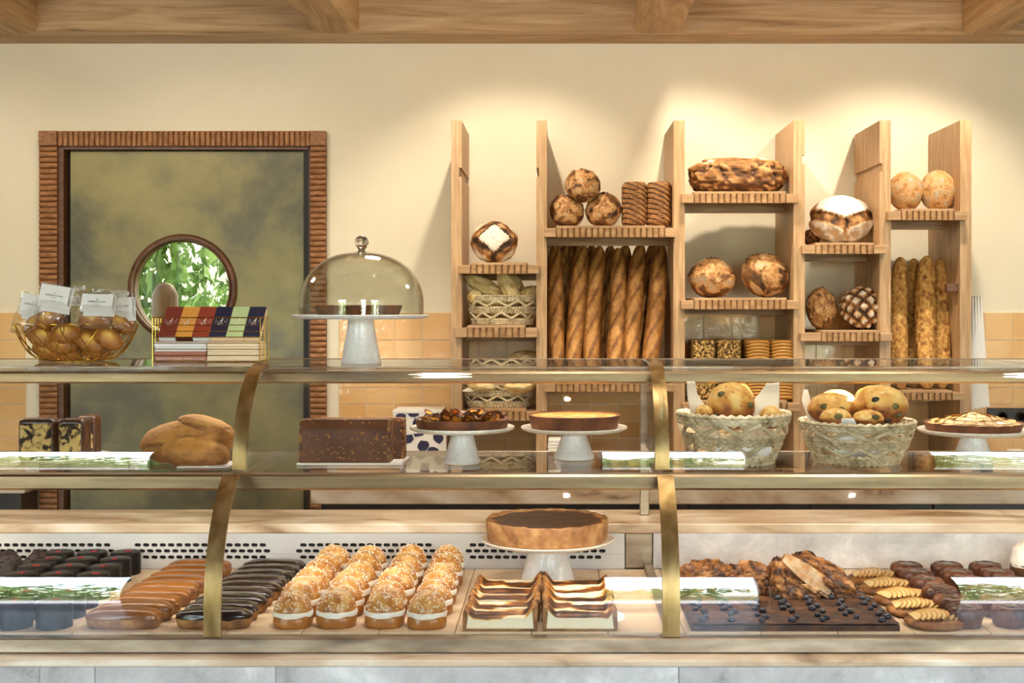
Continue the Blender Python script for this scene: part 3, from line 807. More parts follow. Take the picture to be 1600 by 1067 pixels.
for x in POSTS:
    part('bronze_strap', strip_x(LP, 0.007, 0.0005, x - 0.0155, x + 0.0155).mesh('strap', True, 40), M['bronze_strap'], case)
    part('bronze_strap', strip_x(UPP, 0.007, 0.0005, x - 0.0140, x + 0.0140).mesh('strap', True, 40), M['bronze_strap'], case)
    part('top_crossbar', MB().bbox(x - .010, x + .010, 2.70, 3.07, ZG - .024, ZG - .0085, .001).mesh('crossbar', False), M['bronze'], case)
    part('shelf_crossbar', MB().bbox(x - .009, x + .009, 2.50, 2.83, ZM - .024, ZM - .0095, .001).mesh('crossbar', False), M['bronze'], case)
x = POSTS[2]
part('rear_post', MB().bbox(x - .011, x + .011, 3.0, 3.02, EYE - .488, ZG - .024, .002).mesh('rear_post', False), M['bronze'], case)
part('divider_pane', MB().box(x - .003, x + .003, 2.52, 2.99, ZM, ZG - .025).mesh('divider_pane', False), M['glass'], case)
part('divider_rail', MB().bbox(x - .010, x + .010, 2.33, 2.88, ZD, ZD + .012, .002).mesh('divider_rail', False), M['bronze'], case)
part('top_rail', MB().bbox(CX0, CX1, 2.652, 2.690, ZG - .034, ZG - .0095, .004).mesh('rail', False), M['steel'], case)
part('rear_top_rail', MB().bbox(CX0, CX1, 3.071, 3.080, ZG - .012, ZG + .001, .001).mesh('rail', False), M['bronze'], case)
part('middle_rail', MB().bbox(CX0, CX1, 2.462, 2.500, ZM - .034, ZM - .004, .004).mesh('rail', False), M['steel'], case)
part('shelf_rear_rail', MB().bbox(CX0, CX1, 2.831, 2.838, ZM - .011, ZM, .001).mesh('rail', False), M['bronze'], case)
part('bottom_rail', MB().bbox(CX0, CX1, 2.290, 2.3215, EYE - .619, ZD - .003, .002).mesh('rail', False), M['bronze'], case)
# deck boards
dk = part('deck', MB().box(CX0, CX1, 2.322, 2.885, ZD - .03, ZD - .006).mesh('deck', False), M['deck'], case)
w = 0.139; xx = CX0; k = 0
while xx < CX1 - .01:
    part('deck_board', MB().bbox(xx + .0006, min(xx + w, CX1) - .0006, 2.323, 2.884, ZD - .006, ZD, .0008).mesh('deck_board', False), M['deck'], dk)
    xx += w
# perforated rear panel
PZ0, PZ1, PY = ZD, EYE - .510, 2.887
pp = MB()
def slot_cells(xs, n, zc, h, pitch, rh, xend0, xend1):
    """one row: n slots starting at xs; solid strips to the ends"""
    z0, z1 = zc - rh / 2, zc + rh / 2
    pp.add([(xend0, PY, z0), (xs, PY, z0), (xs, PY, z1), (xend0, PY, z1)], [(0, 1, 2, 3)])
    for k in range(n):
        a, b = xs + k * pitch, xs + (k + 1) * pitch
        cx = (a + b) / 2; hw, hh = 0.0076, h / 2
        hole = []
        for q, sx in ((0, 1), (1, -1), (2, -1), (3, 1)):
            for m_ in range(3):
                an = pi / 2 * q + pi / 2 * m_ / 3
                hole.append((cx + sx * (hw - hh) * (1 if True else 0) + hh * cos(an), zc + hh * sin(an)))
        o = [(b, PY, z1), (a, PY, z1), (a, PY, z0), (b, PY, z0)]
        vs = o + [(p[0], PY, p[1]) for p in hole] + [(p[0], PY + .006, p[1]) for p in hole]
        fs = []
        for q in range(4):
            for m_ in range(3):
                i0 = 4 + (3 * q + m_) % 12; i1 = 4 + (3 * q + m_ + 1) % 12
                fs.append((q, i1, i0))
            fs.append((q, (q + 1) % 4, 4 + (3 * q + 3) % 12))
        for m_ in range(12):
            fs.append((4 + m_, 4 + (m_ + 1) % 12, 16 + (m_ + 1) % 12, 16 + m_))
        pp.add(vs, fs)
    e = xs + n * pitch
    pp.add([(e, PY, z0), (xend1, PY, z0), (xend1, PY, z1), (e, PY, z1)], [(0, 1, 2, 3)])
pit = 0.0188
pxe = PX(976, PY)
groups = [PX(-80, PY), PX(202, PY), PX(461, PY), PX(726, PY)]
bounds = [CX0, PX(192, PY), PX(451, PY), PX(716, PY), pxe]
rowsz = [PZ(851.5, PY), PZ(860.8, PY), PZ(870.5, PY)]
rh = (rowsz[0] - rowsz[2]) / 2
for gi in range(4):
    ng = 18 if gi < 1 else (17 if gi < 3 else 17)
    st = groups[gi]
    if gi == 0: st = PX(180, PY) - 18 * pit
    for r_, zc in enumerate(rowsz):
        off = 0 if r_ == 1 else pit * .5
        slot_cells(st + off, ng if r_ == 1 else ng - 1, zc, 0.0086, pit, rh, bounds[gi], bounds[gi + 1])
zt_, zb_ = rowsz[0] + rh / 2, rowsz[2] - rh / 2
pp.add([(CX0, PY, zt_), (pxe, PY, zt_), (pxe, PY, PZ1), (CX0, PY, PZ1)], [(0, 1, 2, 3)])
pp.add([(CX0, PY, PZ0), (pxe, PY, PZ0), (pxe, PY, zb_), (CX0, PY, zb_)], [(0, 1, 2, 3)])
part('perforated_panel', pp.mesh('perforated_panel', False), M['panel'], case)
part('slot_shade_backing', MB().box(CX0, pxe, PY + .012, PY + .03, PZ0, PZ1).mesh('slot_shade_backing', False), M['black'], case)  # black backing stands in for the shade inside the slot holes
part('panel_post', MB().bbox(pxe + .001, PX(1020, PY), PY + .004, PY + .03, PZ0, PZ1, .002).mesh('panel_post', False), M['bronze'], case)
part('plain_panel', MB().bbox(PX(1020, PY) + .001, CX1, PY, PY + .02, PZ0, PZ1, .001).mesh('plain_panel', False), M['stone_grey'], case)
part('rear_ledge', MB().bbox(CX0, CX1, PY - .002, 3.09, EYE - .510, EYE - .488, .003).mesh('rear_ledge', False), M['stone_tan'], case)
part('rear_body', MB().box(CX0, CX1, PY + .035, 3.05, 0, EYE - .512).mesh('rear_body', False), M['charcoal'], case)
part('front_body', MB().box(CX0, CX1, 2.30, PY + .034, 0, ZD - .0305).mesh('front_body', False), M['charcoal'], case) if False else None
# stone ledge and stone front
part('front_ledge', MB().bbox(CX0, CX1, 2.246, 2.322, EYE - .632, EYE - .6195, .003).mesh('front_ledge', False), M['stone_tan'], case)
cut = [CX0, -1.32, PX(64, 2.26), PX(150, 2.26), PX(432, 2.26), PX(1060, 2.26), 1.2, CX1]
for i in range(len(cut) - 1):
    part('stone_panel', MB().bbox(cut[i] + .0004, cut[i + 1] - .0004, 2.2535, 2.30, 0.0, EYE - .633, .0012).mesh('stone_panel', False), M['stone_grey'], case)
# ------------------------------------------------------------------ breads on the rack
def sv(seed): return Vector((seed * 3.17, seed * 1.91, -seed * 2.3))
def rustic(seed, opening=0.35, flour=0.85, axis=None):
    """split boule: golden torn centre, dark lips, dusty flaps of crust around it"""
    o = sv(seed); k = 3 + seed % 2; ph = seed * 1.3
    def f(d):
        n = noise.fractal(d * 2.6 + o, 1.0, 2.1, 5)
        fine = noise.fractal(d * 9 + o, 1.0, 2.1, 3)
        r = math.acos(max(-1, min(1, d.z))) / 1.57; a = math.atan2(d.y, d.x)
        Rb = opening + .14 + .24 * cos(k * a + ph) + .16 * cos(2 * a - ph) + .30 * n
        e = r - Rb + .05 * fine
        op = sm(.02, -.02, e)
        lip = sm(.09, .0, abs(e - .035))
        dust = sm(-.25, .25, noise.noise(d * 2.1 + o * 3) + .25 * fine) * flour
        crust = .33 + .14 * n + .06 * fine
        crust = crust * (1 - dust) + (.80 + .1 * fine) * dust
        inner = .62 + .22 * n + .16 * fine - .26 * sm(.07, .0, abs(noise.noise(d * 3.3 + o)))
        tone = crust * (1 - op) + inner * op - .30 * lip * (1 - .3 * op)
        tone -= .22 * sm(1.25, 1.7, r)
        return (.045 * n + .06 * lip - .04 * op + .022 * fine * op, max(.02, min(1, tone)))
    return f
def diamond(seed):
    o = sv(seed)
    def f(d):
        n = noise.fractal(d * 3 + o, 1, 2, 4)
        q = abs(d.x) + abs(d.y)
        if d.z > 0 and q < .70:
            return (.02 + .03 * sm(.70, .60, q), .97 - .5 * sm(.035, .0, abs(noise.noise(d * 6 + o))) * sm(.45, .25, q) * .5)
        out = sm(.84, .90, sqrt(d.x ** 2 + d.y ** 2)) * sm(.75, .95, q * .72) * sm(-.5, .2, d.z)
        rim = sm(.70, .76, q)
        tone = .36 + .5 * n + .15 * sin(14 * q + 4 * n)
        tone = tone * (1 - out) + .96 * out
        if q < .76 and d.z > 0: tone = .12
        return (-.05 * (1 - rim) - .02 + .07 * n, max(.05, min(1, tone)))
    return f
def vflour(seed):
    o = sv(seed)
    def f(d):
        n = noise.fractal(d * 3 + o, 1, 2, 4)
        r = sqrt(d.x ** 2 + d.y ** 2)
        v = d.y - (-.30 + .62 * abs(d.x))            # above the V: white flap
        white = sm(.0, .04, v) * sm(.86, .80, abs(d.x) * .9 + d.y * .35) * sm(0, .2, d.z)
        gash = sm(.04, -.02, v) * sm(-.42, -.34, v)
        low = sm(-.36, -.44, v)
        crack = sm(.05, 0, abs(d.x - .06 + .1 * n)) * sm(-.15, -.4, d.y)
        tone = .42 + .45 * n
        tone = tone * (1 - white) + 1.0 * white
        tone = tone * (1 - low) + (.86 + .25 * n) * low
        tone -= .5 * crack
        tone -= .35 * sm(.05, 0, abs(v)) + .3 * sm(.05, 0, abs(v + .39))
        side = sm(.9, .98, abs(d.x)) * sm(-.2, .5, d.z) * .0
        return (.05 * white - .05 * gash + .045 * n - .1 * crack + .03 * low, max(.05, min(1, tone)))
    return f
def crosshatch(seed):
    o = sv(seed)
    def f(d):
        th = math.acos(max(-1, min(1, d.z))); a = math.atan2(d.y, d.x)
        u = th * cos(a) * 1.95 + .25; v = th * sin(a) * 1.95 + .1
        u, v = (u + v) * .75, (u - v) * .75
        fu, fv = abs((u % 1) - .5), abs((v % 1) - .5)
        n = noise.fractal(d * 3 + o, 1, 2, 4)
        sq = sm(.36, .26, max(fu, fv)) * sm(1.75, 1.45, th)
        tone = (.32 + .4 * n) * (1 - sq) + (.90 + .2 * n) * sq
        gap = sm(.44, .5, max(fu, fv))
        return (.11 * sq - .03 * gap + .02 * n, max(.05, min(1, tone - .2 * gap)))
    return f
def roundloaf(seed):
    o = sv(seed)
    def f(d):
        n = noise.fractal(d * 2.5 + o, 1, 2, 5)
        c = abs(noise.noise(d * 3.2 + o))
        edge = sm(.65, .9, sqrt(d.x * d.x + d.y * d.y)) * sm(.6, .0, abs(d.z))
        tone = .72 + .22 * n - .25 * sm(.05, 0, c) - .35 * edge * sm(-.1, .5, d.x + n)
        return (.03 * n - .03 * sm(.05, 0, c), max(0, min(1, tone)))
    return f
def longloaf(seed):
    o = sv(seed)
    def f(d):
        q = Vector((d.x * 2.6, d.y * 1.6, d.z * 1.6))
        n = noise.fractal(q * 1.7 + o, 1, 2, 6)
        fine = noise.fractal(q * 6 + o, 1, 2, 3)
        c = abs(noise.noise(Vector((d.x * 5.2 + 1.4 * d.z, d.z * 2.4 - d.x, d.y * 2)) + o) + .12 * fine)
        up = sm(-.30, -.05, d.z + .22 * n)
        edge = sm(.11, 0, c) * up
        low = .26 + .10 * fine + .5 * sm(.0, .35, noise.noise(q * 4 + o) + .2 * fine) * .9
        tone = low * (1 - up) + (.56 + .26 * n + .14 * fine) * up - .45 * edge
        tone += .34 * sm(.18, .42, noise.noise(q * 1.5 + o * 2)) * sm(.2, .7, d.z)
        return (.065 * n + .012 * fine - .09 * edge + .045 * sm(.08, .25, c) * up, max(.03, min(1, tone)))
    return f

G_BOULE = None
DB = DF - .03
# stack of three boules on the wide shelf
bz = SHZ[3]
def px_r(p, D): return p / F * D
r1 = px_r(28.5, 5.16)
TILT = radians(62)
def boule(px, shelf, rpx, seed, label, D=5.17, tilt=62, fn=None, rz=.78, zz=0, group=None, oval=1.0):
    r = px_r(rpx, D)
    me = blob(r, r * oval, r * rz, fn or rustic(seed), 60, 40, flat=.7).mesh('boule')
    rot = (radians(tilt), radians(zz), 0)
    if isinstance(shelf, int): return seat('boule', me, M['bread'], label, 'bread', PX(px, D), D, SHZ[shelf], rot, group)
    return solo('boule', me, M['bread'], label, 'bread', (PX(px, D), D, shelf), rot, group)
boule(886, 3, 27.5, 1, 'round brown sourdough under the stack, next to the rack upright', zz=30)
boule(943, 3, 28.5, 2, 'round sourdough under the stack, next to the slashed pan loaves', zz=-40)
boule(910.5, PZ(290, 5.15), 28, 3, 'round sourdough balanced on top of two others', D=5.15, zz=10)
boule(773, 0, 37, 4, 'round loaf with a white floured diamond on the narrow shelf', fn=diamond(4), tilt=72, rz=.62, oval=.93)
boule(1112, 6, 36, 5, 'crackled sourdough boule on the shelf above the sesame loaves', tilt=50, rz=.86, fn=rustic(5, .30, .95), oval=.9)
boule(1195, 6, 38.5, 8, 'crackled sourdough boule on the shelf above the ridged golden loaves', tilt=50, rz=.84, zz=25, fn=rustic(8, .35, .95), oval=.88)
boule(1314, 8, 50, 9, 'big round loaf with white floured cap and a split front', fn=vflour(9), tilt=68, rz=.62, D=5.2, oval=.76)
boule(1347, 9, 33, 10, 'dark round loaf scored into floured squares', fn=crosshatch(10), tilt=58, rz=.92, oval=1)
boule(1283, 9, 33, 11, 'small oval brown sourdough beside the square-scored loaf', fn=rustic(11, .6, .5), tilt=80, rz=.8, zz=0, oval=1)
bpy.context.scene.collection.objects[-1].scale = (.70, 1, .9)
boule(1268, 8, 14, 12, 'small dark bread tucked behind the white floured loaf', D=5.30, fn=rustic(12, .2, .2))
boule(1414.5, 10, 27, 13, 'pale round loaf with a cracked crust at the upright, top shelf', fn=roundloaf(13), tilt=80, rz=.85, oval=1.16)
boule(1466, 10, 29, 14, 'larger pale round loaf leaning in the top right-hand compartment', fn=roundloaf(14), tilt=82, rz=.8, oval=1.13)
ll = blob(px_r(74, 5.2), .115, px_r(29, 5.2), longloaf(15), 110, 44, flat=.95, e=.72).mesh('long_loaf')
seat('long_loaf', ll, M['bread'], 'large oblong country loaf with a ragged split crust on the high shelf', 'bread', PX(1152, 5.2), 5.2, SHZ[5])
# two slashed loaves standing on end
def slashed(seed):
    o = sv(seed)
    def f(x, y, z):
        d = Vector((x, y, z))
        w = .14 * nz(d, 2.4, seed)
        s_ = (d.z * 4.4 + d.x * 1.1 + .5 * d.x * d.x + w) % 1
        fr = sm(-.1, .35, -d.y)
        gr = sm(.20, .04, abs(s_ - .5)) * fr
        fine = noise.fractal(d * 9 + o, 1, 2, 3)
        return (-.085 * gr + .035 * (s_ if s_ < .5 else 0) * fr + .012 * fine, .50 - .26 * gr + .10 * fine + .10 * nz(d, 3, seed))
    return f
for k, (px, lab) in enumerate(((991, 'rye loaf with slanted slashes stood on end beside the boules'), (1029, 'rye loaf with slanted slashes stood on end next to the upright'))):
    me = bar(px_r(39, 5.17), .11, px_r(69, 5.17), slashed(30 + k), 80, 96, e=.55, rnd_=.26, corner=.30).mesh('slashed_loaf')
    seat('slashed_loaf', me, M['bread'], lab, 'bread', PX(px, 5.17), 5.17, SHZ[3], (0, 0, 0), 'slashed loaves on the wide shelf')

def stick(p0, p1, r, seed, seeded=False, nu=40, nv=190):
    """baguette from p0 (bottom) to p1 (top); slashed face towards -y"""
    a, b = Vector(p0), Vector(p1); ax = b - a; L = ax.length; ax.normalize()
    fw = Vector((0, -1, 0)); fw = (fw - ax * fw.dot(ax)).normalized(); sd = ax.cross(fw)
    rr = random.Random(seed); ph = rr.random()
    bend = rr.uniform(-.012, .012)
    def f(u, v):
        an = 2 * pi * u
        tip = (max(0, 1 - abs(2 * v - 1) ** 9)) ** .5 * (.80 + .20 * sin(pi * v))
        s = (v * 5.0 + ph - .80 * sin(an) + .04 * nz((v * 3, u, 0), 2, seed)) % 1
        front = sm(-.15, .45, cos(an))
        n = noise.fractal(Vector((cos(an), sin(an), v * 9)) * 1.6 + sv(seed), 1, 2, 4)
        fine = noise.fractal(Vector((cos(an) * 3, sin(an) * 3, v * 34)) + sv(seed), 1, 2, 3)
        if seeded:
            k = 1 + .07 * n + .07 * fine; tone = .52 + .14 * n + .26 * fine
        else:
            lens = sm(1.0, .45, abs(math.atan2(sin(an), cos(an))))
            ear = (s ** 3 if s < .93 else sm(1, .93, s)) * lens
            k = 1 + .17 * ear - .03 * lens + .025 * n + .015 * fine
            tone = .36 + .14 * n + .08 * fine + lens * (.17 * sm(0, .25, s) * sm(.9, .6, s) - .16 * sm(.90, .97, s) - .10 * sm(.05, 0, s))
        off = sd * (bend * sin(pi * v))
        p = a + ax * (L * v) + off + (fw * cos(an) + sd * sin(an)) * (r * tip * k + .0008)
        return (p.x, p.y, p.z, max(0, min(1, tone)))
    g = MB(); g.grid(nu, nv, f, True)
    g.add([], [tuple(reversed(range(nu)))], []) if False else None
    return g
zs = SHZ[4]
BG = [  # bottom px, top px, top py, depth shift, radius px
    (872, 868.5, 382, 0, 13), (893, 910, 380, .0, 13.5), (923, 937, 385, 0, 13.5), (957, 966, 388, .0, 13.5), (984, 1001, 382, 0, 14), (1011, 1031, 378, 0, 14.5)]
BL = ['beside the upright', 'second from the upright', 'third from the upright', 'fourth from the upright', 'second from the end of the row', 'at the far end of the row']
for k, (pb, pt, ty, dy, rp) in enumerate(BG):
    r = px_r(rp, 5.2)
    D0, D1 = 5.10 + dy, 5.30 + dy
    g = stick((0, 0, 0), (PX(pt, D1) - PX(pb, D0), D1 - D0, PZ(ty, D1) - zs), r, 50 + k)
    solo('baguette', g, M['baguette'], 'long golden slashed baguette leaning in the front row, %s' % BL[k], 'bread', (PX(pb, D0), D0, zs + .001), group='baguettes in the wide compartment')
for k, (pb, pt, ty) in enumerate(((880, 884, 380), (905, 896, 381), (930, 924, 383), (945, 954, 384), (975, 977, 382), (1000, 1020, 381))):
    D0, D1 = 5.22, 5.385
    g = stick((0, 0, 0), (PX(pt, D1) - PX(pb, D0), D1 - D0, PZ(ty, D1) - zs), px_r(12.5, 5.3), 70 + k)
    solo('baguette', g, M['baguette'], 'baguette half hidden in the back row, %s from the upright' % ORD[k], 'bread', (PX(pb, D0), D0, zs + .001), group='baguettes in the wide compartment')
zs = SHZ[11]
for k, (pb, pt, ty, D0, D1, rp, lab) in enumerate(((1408, 1407, 402, 5.10, 5.28, 13.5, 'beside the rack upright'), (1449, 1448, 400, 5.09, 5.26, 15, 'foremost and brightest of the bunch'), (1472, 1470, 404, 5.13, 5.30, 13, 'at the far side of the bunch'), (1429, 1428, 404, 5.19, 5.35, 12, 'half hidden behind the others'))):
    g = stick((0, 0, 0), (PX(pt, D1) - PX(pb, D0), D1 - D0, PZ(ty, D1) - zs), px_r(rp, 5.2), 90 + k, True)
    solo('seeded_baguette', g, M['seeded'], 'seeded rustic baguette standing upright, %s' % lab, 'bread', (PX(pb, D0), D0, zs + .001), group='seeded baguettes in the end compartment')
# stacked pan loaves
def panloaf(w, h, l, ridges, seed):
    def f(x, y, z):
        d = Vector((x, y, z)); r = 0; t = .55
        if ridges:
            s_ = (z * 3.1 + .75 * x * x + .12 * nz(d, 2, seed) + .1) % 1
            g_ = sm(.26, 0, abs(s_ - .5))
            r = -.055 * g_ + .01 * nz(d, 6, seed); t = .58 - .36 * g_ + .12 * nz(d, 4, seed)
        else:
            r = .025 * nz(d, 9, seed)
        return (r, t)
    return bar(w, l, h, f, 64, 56, e=.34, rnd_=.22)
zs = SHZ[7]
hl = px_r(31, 5.12)
pl = {}
for kind in (0, 1):
    pl[kind] = panloaf(px_r(38.5, 5.12), hl * 1.0, .22, kind, 5 + kind).mesh('pan_loaf')
for lev in range(3):
    for q, px in enumerate((1098.5, 1139, 1183, 1222)):
        kind = 0 if q < 2 else 1
        what = 'sesame-crusted pan loaf' if kind == 0 else 'golden ridged pan loaf'
        where = ['on the bottom of its stack', 'in the middle of its stack', 'on top of its stack'][lev]
        side = ['next to the rack upright', 'beside the golden loaves', 'beside the sesame loaves', 'by the far upright'][q]
        solo('pan_loaf', pl[kind], M['seedloaf'] if kind == 0 else M['goldloaf'], '%s %s, %s' % (what, where, side), 'bread',
             (PX(px, 5.13) + random.uniform(-.002, .002), 5.19, zs + hl * (.5 + lev) * .99), (0, 0, random.uniform(-.03, .03)), 'sesame pan loaves' if kind == 0 else 'golden pan loaves')

# ------------------------------------------------------------------ woven baskets
def rope(b, rx, ry, z, rt, n, ph=0, tilt=1, nu=0):
    nu = n * 7
    def f(u, v):
        a = 2 * pi * u; q = 2 * pi * v
        k = 1 + .40 * sin(n * a + tilt * q + ph)
        r = rt * k
        return ((rx + r * cos(q)) * cos(a), (ry + r * cos(q)) * sin(a), z + r * 1.08 * sin(q))
    b.grid(nu, 9, f, True)
def basket(label, loc, rt_x, rt_y, rb_x, rb_y, H, group=None, n=40, teeth=9):
    t = thing('woven_basket', label, 'basket', loc, group=group)
    def rad(z):
        k = sm(0, 1, z / H) * .35 + .65 * (z / H) ** .6
        return rb_x + (rt_x - rb_x) * k, rb_y + (rt_y - rb_y) * k
    ro = H * .042
    def band(name, z0, cnt):
        b = MB()
        for k in range(cnt):
            z = z0 + ro * 1.62 * k
            rx, ry = rad(z)
            rope(b, rx, ry, z, ro, n, k * 2.1, 1.2 if k % 2 else -1.2)
        return part(name, b.mesh(name), M['straw'], t)
    band('base_band', ro, 3)
    band('middle_band', H * .43, 3)
    band('rim_band', H * .82, 3)
    for nm, za, zb, ph in (('lower_zigzag', H * .23, H * .41, 0), ('upper_zigzag', H * .62, H * .80, .5)):
        b = MB(); path = []
        m = teeth * 2
        for k in range(m * 4):
            q = k / 4.0
            fr = q % 2
            tri = fr if fr < 1 else 2 - fr
            tri = min(1, max(0, (tri - .5) * 1.15 + .5))
            z = za + (zb - za) * tri
            rx, ry = rad(z); a = 2 * pi * (q / m) + ph
            path.append(((rx + ro * .4) * cos(a), (ry + ro * .4) * sin(a), z))
        b.tube(path, ro * 1.05, 8, closed=True)
        for k in range(m):
            fr = k % 2; z = za if fr == 0 else zb
            rx, ry = rad(z); a = 2 * pi * (k / m) + ph
            c = ((rx + ro * .4) * cos(a), (ry + ro * .4) * sin(a), z)
            b.sphere(c, ro * 1.35, 8, 6, (1, 1, 1.1))
        part(nm, b.mesh(nm), M['straw'], t)
    b = MB(); b.lathe([(0, .001), (1, .001), (1, .006), (0, .006)], 40)
    part('base', MB().add([(v[0] * rb_x, v[1] * rb_y, v[2]) for v in b.v], b.f).mesh('base', False), M['straw'], t)
    return t
D3, D4 = 2.635, 2.64
bk1 = basket('round woven palm basket with white paper and one domed olive bread', (PX(1146, D3), D3, ZM), .114, .114, .076, .076, .104)
bk2 = basket('round woven palm basket heaped with olive focaccia rolls', (PX(1339, D4), D4, ZM), .116, .116, .080, .080, .087)
bk3 = basket('oblong woven basket of cheese breads on the middle narrow shelf', (PX(785, 5.19), 5.19, SHZ[1]), px_r(54, 5.19), .11, px_r(45, 5.19), .095, px_r(46, 5.19), n=64, teeth=10)
bk4 = basket('oblong woven basket of flat breads on the lowest narrow shelf', (PX(779, 5.19), 5.19, SHZ[2]), px_r(58, 5.19), .11, px_r(46, 5.19), .095, px_r(44, 5.19), n=64, teeth=10)

def paper_sheet(name, label, loc, pts, group=None, mat='parchment'):
    """crumpled sheet: pts grid rows of (x,y,z)"""
    nr, nc = len(pts), len(pts[0])
    def f(u, v):
        i = min(nc - 2, int(u * (nc - 1))); j = min(nr - 2, int(v * (nr - 1)))
        fu, fv = u * (nc - 1) - i, v * (nr - 1) - j
        P = lambda a, b: Vector(pts[a][b])
        p = P(j, i) * (1 - fu) * (1 - fv) + P(j, i + 1) * fu * (1 - fv) + P(j + 1, i) * (1 - fu) * fv + P(j + 1, i + 1) * fu * fv
        w = .003 * noise.noise(p * 30 + Vector((loc[0] * 9, 0, 0)))
        return (p.x, p.y + w, p.z + w)
    g = MB(); g.grid(14, 14, f)
    me = g.mesh(name)
    o = solo(name, me, M[mat], label, 'paper', loc, group=group)
    s = o.modifiers.new('thickness', 'SOLIDIFY'); s.thickness = .0006
    return o
X3 = PX(1146, D3)
def q3(px, py, dy=0): return (PX(px, D3) - X3, dy, PZ(py, D3) - ZM)
paper_sheet('parchment_sheet', 'white paper flap standing at the side of the domed olive bread towards the bronze strap', (X3, D3, ZM),
            [[q3(1073, 596, .0), q3(1086, 596, .0)], [q3(1074, 620, .0), q3(1090, 618, .0)], [q3(1078, 645, -.01), q3(1106, 640, -.01)], [q3(1092, 700, -.02), q3(1135, 700, -.02)]])
paper_sheet('parchment_sheet', 'white paper flap rising beside the domed olive bread on its far side', (X3, D3, ZM),
            [[q3(1198, 597, .0), q3(1218, 597, .0)], [q3(1188, 614, .0), q3(1218, 616, .0)], [q3(1170, 632, -.01), q3(1216, 640, -.01)], [q3(1150, 700, -.02), q3(1200, 700, -.02)]])
X4 = PX(1339, D4)
def q4(px, py, dy=0): return (PX(px, D4) - X4, dy, PZ(py, D4) - ZM)
paper_sheet('parchment_sheet', 'white paper flap standing at the side of the focaccia rolls', (X4, D4, ZM),
            [[q4(1259, 607, .02), q4(1264, 610, .01)], [q4(1252, 625, .0), q4(1268, 640, -.01)], [q4(1262, 655, -.01), q4(1275, 660, -.02)], [q4(1280, 700, -.02), q4(1300, 700, -.03)]])
paper_sheet('parchment_sheet', 'white paper lining seen through the weave of the focaccia basket', (X4, D4, ZM),
            [[q4(1300, 648, -.095), q4(1318, 647, -.09)], [q4(1296, 670, -.085), q4(1330, 672, -.085)], [q4(1290, 700, -.075), q4(1372, 698, -.072)], [q4(1305, 712, -.05), q4(1372, 712, -.05)]], mat='paper')
paper_sheet('parchment_sheet', 'white paper lining seen through the weave of the domed bread basket', (X3, D3, ZM),
            [[q3(1110, 690, -.085), q3(1195, 690, -.085)], [q3(1110, 698, -.082), q3(1195, 698, -.082)], [q3(1115, 706, -.07), q3(1190, 706, -.07)], [q3(1120, 715, -.05), q3(1180, 715, -.05)]], mat='paper')
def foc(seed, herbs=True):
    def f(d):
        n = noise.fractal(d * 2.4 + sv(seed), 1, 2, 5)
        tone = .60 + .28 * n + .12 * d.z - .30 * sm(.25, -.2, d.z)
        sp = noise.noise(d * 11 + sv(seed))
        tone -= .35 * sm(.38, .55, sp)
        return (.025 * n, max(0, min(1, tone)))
    return f
def olivebread(label, px, py, rx, rz, D, seed, olives=(), tilt=0, ry=None, group=None):
    x, z = PX(px, D), PZ(py, D)
    t = thing('olive_bread', label, 'bread', (x, D, z), (radians(tilt), 0, 0), group)
    Rx, Rz = px_r(rx, D), px_r(rz, D); Ry = ry or Rx * .8
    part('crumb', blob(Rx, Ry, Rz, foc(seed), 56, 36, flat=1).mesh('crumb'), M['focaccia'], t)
    for (ox, oz, dark) in olives:
        u, w = ox, oz; yy = -sqrt(max(.02, 1 - u * u - w * w))
        part('olive', MB().sphere((0, 0, 0), px_r(6.2, D), 12, 8, (1.1, .5, .8)), M['olive_black' if dark else 'olive_green'], t, (Rx * u * .985, Ry * yy * .97, Rz * w * .985))
    return t
olivebread('domed herb olive bread alone in the papered basket', 1142, 635, 38, 38, D3, 201, [(-.62, -.35, True), (-.45, .55, False), (.7, .1, False)])
olivebread('dark brown bread end behind the domed olive bread', 1150, 625, 27, 30, D3 + .075, 202)
olivebread('small crust of bread beside the paper flap in the domed bread basket', 1100, 646, 14, 14, D3 - .05, 203)
olivebread('small rough crust of bread at the far rim of the domed bread basket', 1205, 652, 18, 18, D3 - .02, 204)
olivebread('focaccia roll with a black olive near the paper flap', 1299, 638, 37, 25, D4 - .02, 205, [(-.45, .2, False), (.25, .0, False)])
olivebread('folded focaccia roll at the back with one black olive', 1308, 630, 30, 22, D4 + .05, 206, [(-.35, .1, True)])
olivebread('large focaccia roll studded with green and black olives', 1376, 634, 42, 33, D4 - .01, 207, [(-.35, .35, True), (.35, .05, False), (-.55, -.3, True), (.1, -.62, True), (.52, -.35, False)])
olivebread('herbed focaccia roll behind the large studded roll', 1367, 622, 31, 20, D4 + .06, 208)
olivebread('flat focaccia roll half sunk at the basket rim beside the napkin', 1306, 654, 25, 17, D4 - .065, 209, [(0, .3, False)])
olivebread('flat focaccia roll half sunk at the basket rim below the studded roll', 1356, 655, 25, 15, D4 - .07, 210, [(.3, .3, False)])

